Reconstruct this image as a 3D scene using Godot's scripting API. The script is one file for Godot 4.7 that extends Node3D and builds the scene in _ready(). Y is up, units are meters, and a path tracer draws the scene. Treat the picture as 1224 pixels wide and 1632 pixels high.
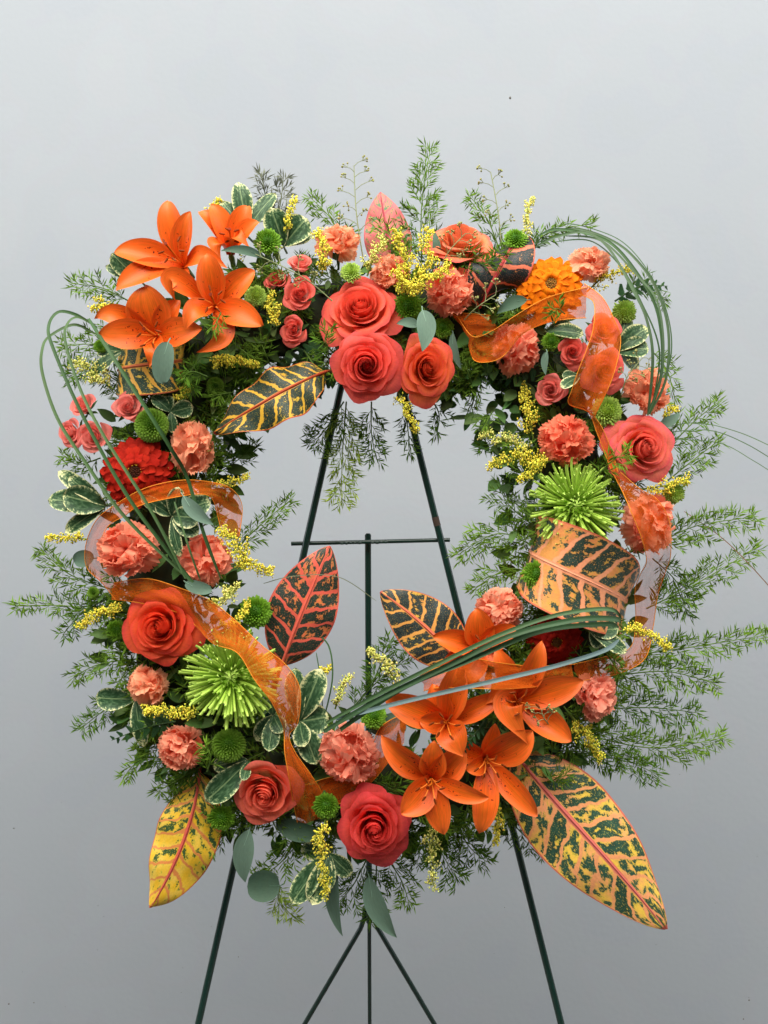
extends Node3D
# A flower wreath on a wire easel in front of a painted wall. Lengths given in photograph pixels are turned
# into metres: one pixel is 0.6 mm in the plane of the wreath ring (z = 0).

const U := 0.0006
const D := 1.1
const CY := 1.15

var rng := RandomNumberGenerator.new()
var used := {}
var M := {}
var noise_a := FastNoiseLite.new()
var noise_b := FastNoiseLite.new()

class MB:
	var v := PackedVector3Array()
	var n := PackedVector3Array()
	var c := PackedColorArray()
	var t := PackedVector2Array()
	var i := PackedInt32Array()

	# a sheet of nu x nv points, row by row
	func grid(p: PackedVector3Array, cols: PackedColorArray, nu: int, nv: int) -> void:
		var b := v.size()
		var last := Vector3(0, 0, 1)
		for j in nv:
			for k in nu:
				var da: Vector3 = p[j * nu + mini(k + 1, nu - 1)] - p[j * nu + maxi(k - 1, 0)]
				var db: Vector3 = p[mini(j + 1, nv - 1) * nu + k] - p[maxi(j - 1, 0) * nu + k]
				var m := da.cross(db)
				if m.length_squared() > 1e-22:
					last = m.normalized()
				n.append(last)
				t.append(Vector2(float(k) / (nu - 1), float(j) / (nv - 1)))
		v.append_array(p)
		c.append_array(cols)
		for j in nv - 1:
			for k in nu - 1:
				var a := b + j * nu + k
				i.append_array(PackedInt32Array([a, a + nu, a + 1, a + 1, a + nu, a + nu + 1]))

	func tube(pts: PackedVector3Array, radii: PackedFloat32Array, col0: Color, col1: Color, sides := 6, capped := true) -> void:
		var nv := pts.size()
		var p := PackedVector3Array()
		var cc := PackedColorArray()
		var ref := Vector3(0.13, 0.3, 0.94).normalized()
		for j in nv:
			var tan := (pts[mini(j + 1, nv - 1)] - pts[maxi(j - 1, 0)]).normalized()
			var s := tan.cross(ref)
			if s.length() < 0.05:
				s = tan.cross(Vector3(1, 0, 0))
			s = s.normalized()
			var w := s.cross(tan)
			for k in sides + 1:
				var a := TAU * k / sides
				p.append(pts[j] + (s * cos(a) - w * sin(a)) * radii[j])
				cc.append(col0.lerp(col1, float(j) / maxi(nv - 1, 1)))
		var b := v.size()
		grid(p, cc, sides + 1, nv)
		for j in nv:
			for k in sides + 1:
				var e := p[j * (sides + 1) + k] - pts[j]
				if e.length_squared() > 1e-20:
					n[b + j * (sides + 1) + k] = e.normalized()
		if capped:
			for e in [0, nv - 1]:
				var q := v.size()
				var out: Vector3 = (pts[0] - pts[1]).normalized() if e == 0 else (pts[nv - 1] - pts[nv - 2]).normalized()
				v.append(pts[e]); n.append(out); t.append(Vector2.ZERO); c.append(cc[e * (sides + 1)])
				for k in sides:
					v.append(p[e * (sides + 1) + k]); n.append(out); t.append(Vector2.ZERO); c.append(cc[e * (sides + 1)])
				for k in sides:
					if e != 0:
						i.append_array(PackedInt32Array([q, q + 1 + (k + 1) % sides, q + 1 + k]))
					else:
						i.append_array(PackedInt32Array([q, q + 1 + k, q + 1 + (k + 1) % sides]))

	func bead(at: Vector3, r: float, col: Color, stretch := Vector3.ONE, fine := true) -> void:
		var b := v.size()
		var rows := 5 if fine else 4
		var cols := 7 if fine else 6
		for j in rows:
			var th := PI * j / (rows - 1.0)
			for k in cols:
				var ph := TAU * k / (cols - 1.0)
				var d := Vector3(sin(th) * cos(ph), cos(th), sin(th) * sin(ph))
				v.append(at + d * r * stretch); n.append(d); c.append(col); t.append(Vector2(k / 6.0, j / 4.0))
		for j in rows - 1:
			for k in cols - 1:
				var a := b + j * cols + k
				i.append_array(PackedInt32Array([a, a + cols, a + 1, a + 1, a + cols, a + cols + 1]))

	func needle(a: Vector3, d: Vector3, w: float, nh: Vector3, col: Color, tip: Color) -> void:
		var s := d.cross(nh).normalized() * w
		var m := s.cross(d).normalized()
		var b := v.size()
		v.append_array(PackedVector3Array([a, a + d * 0.45 + s, a + d * 0.45 - s, a + d, a + d * 0.45 + m * w * 0.5]))
		n.append_array(PackedVector3Array([m, (m + s.normalized() * 0.5).normalized(), (m - s.normalized() * 0.5).normalized(), m, m]))
		c.append_array(PackedColorArray([col, col, col, tip, col]))
		t.append_array(PackedVector2Array([Vector2.ZERO, Vector2.ZERO, Vector2.ZERO, Vector2.ZERO, Vector2.ZERO]))
		i.append_array(PackedInt32Array([b, b + 2, b + 4, b, b + 4, b + 1, b + 2, b + 3, b + 4, b + 4, b + 3, b + 1]))

	func mesh(off: Vector3) -> ArrayMesh:
		var p := v
		if off != Vector3.ZERO:
			p = Transform3D(Basis(), -off) * v
		var a := []
		a.resize(Mesh.ARRAY_MAX)
		a[Mesh.ARRAY_VERTEX] = p
		a[Mesh.ARRAY_NORMAL] = n
		a[Mesh.ARRAY_COLOR] = c
		a[Mesh.ARRAY_TEX_UV] = t
		a[Mesh.ARRAY_INDEX] = i
		var m := ArrayMesh.new()
		m.add_surface_from_arrays(Mesh.PRIMITIVE_TRIANGLES, a)
		return m

# ------------------------------------------------------------------ naming and tagging
func numbered(called: String) -> String:
	var k: int = used.get(called, 0)
	used[called] = k + 1
	return called if k == 0 else "%s_%03d" % [called, k]

func tag(o: Node3D, label: String, category: String, group := "", kind := "") -> void:
	if label: o.set_meta("label", label)
	if category: o.set_meta("category", category)
	if group: o.set_meta("group", group)
	if kind: o.set_meta("kind", kind)

func thing(called: String, label: String, category: String, at: Vector3, group := "", basis_ := Basis()) -> Node3D:
	var o := Node3D.new()
	o.name = numbered(called)
	add_child(o, true)
	o.transform = Transform3D(basis_, at)
	tag(o, label, category, group)
	return o

# world-space builder -> part of a thing (top-level things here are only moved, or the builder is in their own axes)
func part(mb: MB, called: String, mat: Material, parent: Node3D, off := Vector3.ZERO) -> MeshInstance3D:
	var o := MeshInstance3D.new()
	o.mesh = mb.mesh(off)
	o.material_override = null
	o.mesh.surface_set_material(0, mat)
	o.name = numbered(called)
	parent.add_child(o, true)
	return o

# ------------------------------------------------------------------ coordinates
func P(px: float, py: float, z := 0.0) -> Vector3:
	var k := (D - z * U) / D
	return Vector3((px - 612.0) * U * k, CY + (816.0 - py) * U * k, z * U)

func S(r: float, z := 0.0) -> float:
	return r * U * (D - z * U) / D

func V(a: Vector3) -> Vector3:
	return P(a.x, a.y, a.z)

func facing(tilt: Vector2, spin := 0.0) -> Basis:
	var z := Vector3(tilt.x, tilt.y, 1.0).normalized()
	var x := Vector3(0, 1, 0).cross(z).normalized()
	var y := z.cross(x)
	return Basis(x, y, z) * Basis(Vector3(0, 0, 1), spin)

func bez(a: Vector3, b: Vector3, c: Vector3, d: Vector3, t: float) -> Vector3:
	var s := 1.0 - t
	return a * (s * s * s) + b * (3 * s * s * t) + c * (3 * s * t * t) + d * (t * t * t)

func spline(pts: Array, steps: int) -> PackedVector3Array:
	var out := PackedVector3Array()
	var m := pts.size()
	for a in m - 1:
		var p0: Vector3 = pts[maxi(a - 1, 0)]
		var p1: Vector3 = pts[a]
		var p2: Vector3 = pts[a + 1]
		var p3: Vector3 = pts[mini(a + 2, m - 1)]
		for k in steps:
			out.append(p1.cubic_interpolate(p2, p0, p3, float(k) / steps))
	out.append(pts[m - 1])
	return out

func jit(c: Color, a: float) -> Color:
	var f := 1.0 + rng.randf_range(-a, a)
	return Color(c.r * f * (1.0 + rng.randf_range(-a, a) * 0.4), c.g * f * (1.0 + rng.randf_range(-a, a) * 0.4), c.b * f)

func prof(kind: int, s: float) -> float:
	var w := 1.0
	match kind:
		0: # lily petal
			w = (0.42 + 0.58 * smoothstep(0.0, 0.45, s)) * (1.0 if s < 0.48 else maxf(0.0, 1.0 - pow((s - 0.48) / 0.52, 1.75)))
		1: w = pow(sin(PI * pow(clampf(s, 0.0, 1.0), 0.88)), 0.72)
		2: w = pow(sin(PI * pow(clampf(s, 0.0, 1.0), 1.3)), 0.6)
		3: w = pow(sin(PI * pow(clampf(s, 0.0, 1.0), 0.8)), 0.9)
		4: w = (0.4 + 0.6 * smoothstep(0.0, 0.6, s)) * (1.0 if s < 0.72 else sqrt(maxf(0.0, 1.0 - pow((s - 0.72) / 0.28, 2.0))))
		5: w = minf(1.0, 0.55 + s * 1.5) * (1.0 if s < 0.85 else maxf(0.0, 1.0 - (s - 0.85) / 0.15) * 0.8 + 0.2)
		6: w = sqrt(maxf(0.0, 1.0 - pow(2.0 * s - 1.0, 2.0)))
		7: w = pow(sin(PI * (0.10 + 0.80 * clampf(s, 0.0, 1.0))), 0.30)
	return maxf(w, 0.03)

# a leaf or petal along a bezier; nh = side it shows (normal hint), or sh = fixed direction across
func leaf(mb: MB, a: Vector3, b: Vector3, c: Vector3, d: Vector3, nh: Vector3, sh: Vector3, w: float, kind: int, cup: float, wave: float, nu: int, nv: int, cb: Color, cm: Color, ct: Color, ce: Color, freq := 14.0) -> void:
	var p := PackedVector3Array()
	var cc := PackedColorArray()
	var ph := rng.randf() * TAU
	var ph2 := rng.randf() * TAU
	for j in nv:
		var s := float(j) / (nv - 1)
		var at := bez(a, b, c, d, s)
		var tan := (bez(a, b, c, d, minf(s + 0.02, 1.0)) - bez(a, b, c, d, maxf(s - 0.02, 0.0))).normalized()
		var side := sh - tan * sh.dot(tan) if sh != Vector3.ZERO else tan.cross(nh)
		side = side.normalized()
		var nn := side.cross(tan)
		var ww := w * prof(kind, s)
		for k in nu:
			var u := 2.0 * k / (nu - 1) - 1.0
			var wv := wave * w * absf(u) * sin(s * freq + (ph if u > 0 else ph2))
			p.append(at + side * (ww * u * (1.0 - 0.12 * absf(cup) * u * u)) + nn * (cup * ww * u * u + wv))
			var col := cb.lerp(cm, minf(1.0, s * 2.0)) if s < 0.5 else cm.lerp(ct, (s - 0.5) * 2.0)
			cc.append(col.lerp(ce, pow(absf(u), 4.0) * 0.9))
	mb.grid(p, cc, nu, nv)

# ------------------------------------------------------------------ textures
func tex(im: Image) -> ImageTexture:
	return ImageTexture.create_from_image(im)

func streak_tex(seed_: int, low: float) -> ImageTexture:
	noise_a.seed = seed_
	noise_a.frequency = 1.0
	var w := 96
	var h := 192
	var data := PackedByteArray()
	data.resize(w * h * 4)
	for y in h:
		for x in w:
			var u := 2.0 * x / w - 1.0
			var v := float(y) / h
			var q := u / (0.35 + 0.65 * v)
			var f := 0.5 + 0.5 * noise_a.get_noise_2d(q * 16.0, v * 1.2) + 0.35 * noise_a.get_noise_2d(u * 5.0 + 40.0, v * 7.0)
			var g := int(255.0 * clampf(lerpf(low, 1.0, clampf(f, 0.0, 1.0)), 0.0, 1.0))
			var o := (y * w + x) * 4
			data[o] = g; data[o + 1] = g; data[o + 2] = g; data[o + 3] = 255
	return tex(Image.create_from_data(w, h, false, Image.FORMAT_RGBA8, data))

func lily_tex(seed_: int, spots: int) -> ImageTexture:
	noise_a.seed = seed_
	noise_a.frequency = 1.0
	var r := RandomNumberGenerator.new()
	r.seed = seed_
	var w := 160
	var h := 320
	var im := Image.create(w, h, false, Image.FORMAT_RGBA8)
	for y in h:
		for x in w:
			var u := 2.0 * x / w - 1.0
			var v := float(y) / h
			var f := 0.5 + 0.55 * noise_a.get_noise_2d(u * 17.0, v * 1.6) + 0.35 * noise_a.get_noise_2d(u * 3.0 + 30.0, v * 4.0)
			var g := lerpf(0.80, 1.0, clampf(f, 0, 1)) * (1.0 - 0.16 * exp(-pow(u / 0.04, 2.0)) * (1.0 - v))
			var y2 := exp(-pow(u / 0.16, 2.0)) * (1.0 - v) * 0.10
			im.set_pixel(x, y, Color(minf(1.0, g + y2 * 0.3), minf(1.0, g * (0.9 - 0.12 * f) + y2), g * 0.9))
	for k in spots:
		var v := r.randf_range(0.1, 0.5)
		var u := r.randf_range(-0.62, 0.62)
		if absf(u) < 0.08:
			continue
		var cx := int((u + 1.0) * 0.5 * w)
		var cy := int(v * h)
		var a := r.randi_range(1, 2)
		var b := r.randi_range(1, 3)
		for y in range(-b, b + 1):
			for x in range(-a, a + 1):
				if pow(float(x) / (a + 0.3), 2) + pow(float(y) / (b + 0.3), 2) <= 1.0:
					im.set_pixel(clampi(cx + x, 0, w - 1), clampi(cy + y, 0, h - 1), Color(0.28, 0.1, 0.12))
	return tex(im)

func pitto_tex(seed_: int, rim: float) -> ImageTexture:
	noise_a.seed = seed_
	noise_a.frequency = 1.0
	var w := 96
	var h := 192
	var im := Image.create(w, h, false, Image.FORMAT_RGBA8)
	for y in h:
		for x in w:
			var u := 2.0 * x / w - 1.0
			var v := float(y) / h
			var au := absf(u)
			var n := noise_a.get_noise_2d(v * 14.0, u * 2.0) * 0.3 + noise_a.get_noise_2d(v * 40.0, u * 8.0) * 0.16
			var edge := maxf(au, 0.2 + 0.8 * v * v)
			var cream := edge + n > 1.0 - rim
			var grey := noise_a.get_noise_2d(u * 4.0 + 9.0, v * 6.0)
			var c := Color8(42, 72, 46).lerp(Color8(78, 108, 76), clampf(grey * 1.5 + 0.3, 0, 1))
			if edge + n > 0.86 - rim:
				c = c.lerp(Color8(132, 156, 112), 0.6)
			if cream:
				c = Color8(226, 226, 176).lerp(Color8(200, 208, 140), clampf(n * 2.0 + 0.2, 0, 1))
			if au < 0.045:
				c = c.lerp(Color8(150, 170, 120), 0.6)
			im.set_pixel(x, y, c)
	return tex(im)

func croton_tex(seed_: int, base: Color, base2: Color, vein: Color, rib: Color, blotch: Color, edge: Color, nv: float, cover0: float, cover1: float) -> ImageTexture:
	noise_a.seed = seed_
	noise_a.frequency = 1.0
	noise_b.seed = seed_ + 77
	noise_b.frequency = 1.0
	var w := 256
	var h := 512
	var im := Image.create(w, h, false, Image.FORMAT_RGBA8)
	for y in h:
		var v := float(y) / h
		var cover := lerpf(cover0, cover1, v)
		for x in w:
			var u := 2.0 * x / w - 1.0
			var au := absf(u)
			var wob := noise_a.get_noise_2d(u * 2.2 + 31.0, v * 5.0)
			var q := nv * (v - 0.13 * au + wob * 0.022) + (0.43 if u > 0.0 else 0.0)
			var cell := floorf(q)
			var f := q - cell
			var e := minf(f, 1.0 - f)
			var cellr := noise_b.get_noise_2d(cell * 7.31 + (50.0 if u > 0.0 else 0.0), 3.0)
			var big := noise_b.get_noise_2d(au * 3.2 + (20.0 if u > 0.0 else 0.0), q * 1.5)
			var fine := noise_a.get_noise_2d(u * 15.0, v * 42.0 + 9.0)
			var finer := noise_b.get_noise_2d(u * 34.0 + 3.0, v * 95.0)
			var n := 0.5 + 0.62 * big + 0.22 * fine + 0.12 * finer + 0.35 * cellr
			var vw := 0.045 + 0.065 * (1.0 - au) + 0.03 * wob
			var c := base.lerp(base2, clampf(0.5 + 1.2 * noise_b.get_noise_2d(u * 1.5, v * 3.5 + 60.0) - 0.5 * (e * 2.0 - 0.4), 0.0, 1.0))
			c = c.lerp(vein, smoothstep(vw + 0.06, vw - 0.03, e))
			var thr := 1.0 - cover
			var inside := minf(smoothstep(vw, vw + 0.05, e), minf(smoothstep(0.05, 0.1, au), smoothstep(0.97, 0.92, au + 0.05 * fine)))
			if inside > 0.5:
				if n > thr:
					var k := smoothstep(0.0, 0.05, n - thr)
					var bl := blotch.lerp(blotch * 1.45, clampf(0.5 + big, 0.0, 1.0))
					if noise_b.get_noise_2d(u * 26.0 + 5.0, v * 70.0) > 0.37:
						bl = bl.lerp(base, 0.75)
					c = c.lerp(bl, k)
				elif n > thr - 0.09:
					c = c.lerp(Color8(176, 178, 60), 0.45)
			if au < 0.075:
				c = c.lerp(rib, smoothstep(0.075, 0.04, au) * (1.0 - 0.35 * v * 0.0))
			if au > 0.962 or v > 0.985:
				c = c.lerp(edge, 0.85)
			c = c * (0.95 + 0.06 * fine - 0.07 * smoothstep(0.03, 0.0, absf(fposmod(q * 5.0, 1.0) - 0.5)))
			c.a = 1.0
			im.set_pixel(x, y, c)
	return tex(im)

func organza_tex() -> ImageTexture:
	noise_a.seed = 5
	noise_a.frequency = 1.0
	var w := 128
	var h := 256
	var im := Image.create(w, h, false, Image.FORMAT_RGBA8)
	for y in h:
		for x in w:
			var a := 0.60 + 0.16 * noise_a.get_noise_2d(x * 0.9, y * 0.05) + 0.12 * noise_a.get_noise_2d(x * 0.06, y * 0.8) + 0.12 * noise_a.get_noise_2d(x * 0.04 + 7.0, y * 0.03)
			im.set_pixel(x, y, Color(1, 1, 1, clampf(a, 0.3, 0.95)))
	return tex(im)

func mat(called: String, rough: float, back: float, t: Texture2D = null, spec := 0.4) -> StandardMaterial3D:
	var m := StandardMaterial3D.new()
	m.resource_name = called
	m.vertex_color_use_as_albedo = true
	m.roughness = rough
	m.metallic_specular = spec
	m.cull_mode = BaseMaterial3D.CULL_DISABLED
	if back > 0.0:
		m.backlight_enabled = true
		m.backlight = Color(back, back, back)
	if t:
		m.albedo_texture = t
	M[called] = m
	return m

func lin(r: int, g: int, b: int) -> Color:
	return Color8(r, g, b).srgb_to_linear()

# ------------------------------------------------------------------ flowers
func stem_part(o: Node3D, len_: float, r: float) -> void:
	var mb := MB.new()
	mb.tube(PackedVector3Array([Vector3(0, 0, -0.25 * len_), Vector3(0, 0, -len_)]), PackedFloat32Array([r, r]), lin(60, 88, 48), lin(60, 88, 48), 6)
	part(mb, "stem", M.leafy, o)

func rose(label: String, px: float, py: float, z: float, r: float, tilt: Vector2, sd: int, n := 26, inner := Color(1.0, 0.165, 0.08), rim := Color(1.0, 0.13, 0.13), base := Color(1.0, 0.26, 0.06), open := 1.0, aspect := 1.0, called := "rose", category := "rose", group := "large coral roses in the wreath") -> void:
	rng.seed = sd
	var R := S(r * 1.06, z)
	var b := facing(tilt, rng.randf() * TAU if aspect == 1.0 else 0.0)
	var o := thing(called, label, category, P(px, py, z), group, b)
	var start := rng.randf() * TAU
	for k in n:
		var t := k / (n - 1.0)
		var th := start + k * 2.4 + rng.randf_range(-0.3, 0.3)
		var rk := lerpf(0.05, 0.84, pow(t, 1.12)) * lerpf(0.78 + 0.22 * t, 1.0, open)
		var zk := 0.42 - 0.56 * pow(t, 1.6) * open - 0.12 * (1.0 - open) * t + rng.randf_range(-0.04, 0.04) * t
		var half := lerpf(2.1, 0.92, minf(1.0, t * 1.7))
		var curl := (0.26 * smoothstep(0.3, 1.0, t)) * (0.45 + 0.55 * open) * rng.randf_range(0.6, 1.3)
		var nu := 15
		var nv := 13
		var p := PackedVector3Array()
		var cc := PackedColorArray()
		var ph := rng.randf() * TAU
		var tone := rng.randf_range(0.96, 1.08)
		var rb := 0.04 + 0.13 * t
		var skew := rng.randf_range(-0.12, 0.12) * t
		for j in nv:
			var s := float(j) / (nv - 1)
			for m in nu:
				var u := 2.0 * m / (nu - 1) - 1.0
				var au := absf(u)
				var se := s * (1.0 - (0.06 + 0.22 * t) * pow(au, 2.4) + skew * u) * (1.0 + 0.022 * sin(u * 8.0 + ph) * t)
				var q := bez(Vector3(rb, 0, -0.55), Vector3(rk * 0.62 + 0.08, 0, -0.38), Vector3(rk * 0.86, 0, zk - 0.16), Vector3(rk, 0, zk), minf(se, 1.05))
				var roll := pow(clampf((se - 0.66) / 0.34, 0.0, 1.2), 1.6)
				var ro := q.x + (0.03 + 0.055 * t) * u + curl * roll * (1.0 - 0.35 * au)
				var hz := q.z - curl * 0.75 * roll * roll + 0.035 * t * se * se * sin(u * 3.4 + ph)
				ro += 0.02 * t * se * sin(u * 5.0 + ph * 1.7)
				var ang := th + u * half * (0.55 + 0.45 * pow(s, 0.6))
				p.append(Vector3(ro * cos(ang) / aspect, ro * sin(ang), hz) * R)
				var e := maxf(pow(se, 6.0), pow(au, 8.0) * s)
				var col := base.lerp(inner, smoothstep(0.05, 0.55, se))
				col = col.lerp(rim, clampf(e * (0.35 + 0.65 * t) * 0.9 + 0.10 * sin(ang * 7.0 + ph) * se * t, 0.0, 1.0)) * tone
				col.a = 1.0
				cc.append(col)
		var mb := MB.new()
		mb.grid(p, cc, nu, nv)
		part(mb, "petal", M.rose, o)
	var heart := MB.new()
	heart.bead(Vector3(0, 0, 0.08) * R, 0.085 * R, inner * 0.9, Vector3(1, 1, 3.0))
	part(heart, "heart", M.rose, o)
	# receptacle under the petals with sepals and a stem
	var cal := MB.new()
	cal.tube(PackedVector3Array([Vector3(0, 0, -0.55) * R, Vector3(0, 0, -0.7) * R, Vector3(0, 0, -0.95) * R, Vector3(0, 0, -1.9) * R]), PackedFloat32Array([0.2 * R, 0.24 * R, 0.09 * R, 0.07 * R]), lin(58, 84, 44), lin(66, 92, 50), 8)
	for k in 5:
		var a := TAU * k / 5.0
		var d := Vector3(cos(a), sin(a), 0)
		leaf(cal, (d * 0.15 + Vector3(0, 0, -0.72)) * R, (d * 0.5 + Vector3(0, 0, -0.7)) * R, (d * 0.7 + Vector3(0, 0, -0.5)) * R, (d * 0.95 + Vector3(0, 0, -0.55)) * R, Vector3(0, 0, 1), Vector3.ZERO, 0.12 * R, 3, 0.3, 0.0, 3, 6, lin(58, 84, 44), lin(62, 92, 50), lin(72, 104, 58), lin(60, 86, 46))
	part(cal, "calyx", M.leafy, o)

func carnation(label: String, px: float, py: float, z: float, rx: float, ry: float, tilt: Vector2, sd: int, col: Color, pale: Color, n := 40) -> void:
	rng.seed = sd
	var R := S((rx + ry) * 0.5 * 0.96, z)
	var o := thing("carnation", label, "carnation", P(px, py, z), "coral carnations in the wreath", facing(tilt, 0.0))
	var ax := rx / ((rx + ry) * 0.5)
	var ay := ry / ((rx + ry) * 0.5)
	for k in n:
		var f := (k + 0.5) / n
		var pol := pow(f, 0.62) * 1.72 + rng.randf_range(-0.08, 0.08)
		var az := k * 2.39996 + rng.randf_range(-0.3, 0.3)
		var d := Vector3(sin(pol) * cos(az), sin(pol) * sin(az), cos(pol) * 0.86).normalized()
		var L := R * rng.randf_range(0.88, 1.06) * (1.0 - 0.12 * cos(pol))
		var up := Vector3(0, 0, 1)
		var tanv := d.cross(up)
		if tanv.length() < 0.1:
			tanv = Vector3(1, 0, 0)
		tanv = tanv.normalized()
		var roll := rng.randf_range(-1.5, 1.5) * (1.0 - smoothstep(0.75, 1.5, pol) * 0.75)
		tanv = tanv.rotated(d, roll)
		var nn := tanv.cross(d)
		var nu := 15
		var nv := 7
		var p := PackedVector3Array()
		var cc := PackedColorArray()
		var ph := rng.randf() * TAU
		var fr := rng.randf_range(3.0, 5.5)
		var half := rng.randf_range(0.36, 0.5) * R
		var tone := rng.randf_range(0.9, 1.08)
		var bend := rng.randf_range(0.25, 0.6) * (-1.0 if rng.randf() < 0.5 else 1.0)
		var jag := PackedFloat32Array()
		for m in nu:
			jag.append(rng.randf_range(-0.07, 0.04) + (0.035 if m % 2 == 0 else -0.035))
		for j in nv:
			var s := float(j) / (nv - 1)
			for m in nu:
				var u := 2.0 * m / (nu - 1) - 1.0
				var len_ := L * (0.12 + (0.88 + jag[m] * smoothstep(0.6, 1.0, s)) * (1.25 * s - 0.25 * s * s * s)) * (1.0 - 0.16 * u * u * s)
				var wv := s * s * R * (0.13 * sin(u * fr + ph) + 0.05 * sin(u * fr * 2.7 + ph * 2.0))
				var q := d * len_ + tanv * (u * half * pow(s, 0.8)) + nn * (wv * (1.0 - 0.4 * smoothstep(0.5, 1.0, s)) + bend * R * pow(maxf(0.0, s - 0.4) / 0.6, 1.4))
				q.x *= ax
				q.y *= ay
				p.append(q)
				var cl := col.lerp(pale, clampf(pow(s, 5.0) * 0.75 + rng.randf_range(-0.08, 0.08), 0.0, 1.0)) * tone
				cl.a = 1.0
				cc.append(cl)
		var mb := MB.new()
		mb.grid(p, cc, nu, nv)
		part(mb, "petal", M.carnation, o)
	var cal := MB.new()
	cal.tube(PackedVector3Array([Vector3(0, 0, 0.1) * R, Vector3(0, 0, -0.35) * R, Vector3(0, 0, -0.8) * R, Vector3(0, 0, -1.7) * R]), PackedFloat32Array([0.22 * R, 0.2 * R, 0.12 * R, 0.05 * R]), lin(84, 110, 74), lin(84, 110, 74), 8)
	part(cal, "calyx", M.leafy, o)

# petals: [tip x, tip y, tip z, half width] or [tip x, tip y, tip z, half width, via x, via y, via z]
func lily(label: String, cx: float, cy: float, cz: float, tilt: Vector2, petals: Array, sd: int, anther_px := 0.0) -> void:
	rng.seed = sd
	var c := P(cx, cy, cz)
	var o := thing("lily", label, "lily", c, "orange lilies in the wreath")
	var N := Vector3(tilt.x, tilt.y, 1).normalized()
	var mean := 0.0
	for e in petals:
		var tip := P(e[0], e[1], e[2])
		var d := tip - c
		var L := d.length()
		mean += L / petals.size()
		var mb := MB.new()
		var og := Color(1.0, 0.225, 0.016)
		var tone := rng.randf_range(0.9, 1.06)
		var c0 := Color(0.84, 0.12, 0.006) * tone
		var c1 := og * tone
		var c2 := Color(1.0, 0.285, 0.035) * tone
		var w := S(e[3] * 1.22, e[2])
		if e.size() > 4:
			var via := P(e[4], e[5], e[6])
			leaf(mb, c, via.lerp(c, 0.35) + N * 0.1 * L, via * 1.25 - (c * 0.125 + tip * 0.125) , tip, N, Vector3.ZERO, w, 0, 0.34, 0.09, 11, 21, c0, c1, c2, c2, 7.0)
		else:
			var side := d.cross(N).normalized()
			leaf(mb, c, c + d * 0.26 + N * 0.17 * L, c + d * 0.78 + N * 0.20 * L, tip, N, side, w, 0, rng.randf_range(0.25, 0.5), 0.09, 11, 21, c0, c1, c2, c2, 7.0)
		part(mb, "petal", M["lily_a"] if rng.randf() < 0.5 else M["lily_b"], o, c)
	var SL := mean * 0.62
	var x := N.cross(Vector3(0, 1, 0)).normalized()
	var y := N.cross(x)
	for k in 6:
		var a := TAU * k / 6.0 + rng.randf_range(-0.25, 0.25)
		var d := x * cos(a) + y * sin(a)
		var e := c + N * SL * rng.randf_range(0.8, 0.95) + d * SL * rng.randf_range(0.28, 0.42)
		var mb := MB.new()
		var line := PackedVector3Array()
		for j in 6:
			line.append(bez(c, c + N * SL * 0.35 + d * SL * 0.08, c + N * SL * 0.7 + d * SL * 0.16, e, j / 5.0))
		mb.tube(line, PackedFloat32Array([1.3 * U, 1.2 * U, 1.1 * U, 1.0 * U, 0.9 * U, 0.8 * U]), Color(0.8, 0.2, 0.02), Color(0.8, 0.24, 0.04), 5)
		var st := part(mb, "stamen", M.leafy, o, c)
		var an := MB.new()
		var dr := (d * 0.7 + y * rng.randf_range(-0.6, 0.6)).normalized() * U * 5.0
		an.tube(PackedVector3Array([e - dr, e - dr * 0.5, e + dr * 0.5, e + dr]), PackedFloat32Array([0.5 * U, 1.7 * U, 1.7 * U, 0.5 * U]), lin(112, 50, 20), lin(140, 62, 22), 6)
		part(an, "anther", M.leafy, st, c)
	var pm := MB.new()
	var pe := c + N * SL * 1.05 + (x * 0.1 - y * 0.12) * SL
	pm.tube(PackedVector3Array([c, c + N * SL * 0.5, pe - N * U * 4.0, pe]), PackedFloat32Array([2.0 * U, 1.5 * U, 1.6 * U, 2.8 * U]), Color(0.75, 0.22, 0.02), lin(120, 40, 20), 7)
	part(pm, "pistil", M.leafy, o, c)
	var sm := MB.new()
	sm.tube(PackedVector3Array([c + N * 2.0 * U, c - (N + Vector3(0, 0, 1.5)) * 6.0 * U, c - (N * 0.5 + Vector3(0, 0, 1.5)) * 32.0 * U]), PackedFloat32Array([5.0 * U, 5.0 * U, 3.5 * U]), lin(120, 130, 50), lin(76, 100, 50), 7)
	part(sm, "stem", M.leafy, o, c)

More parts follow.
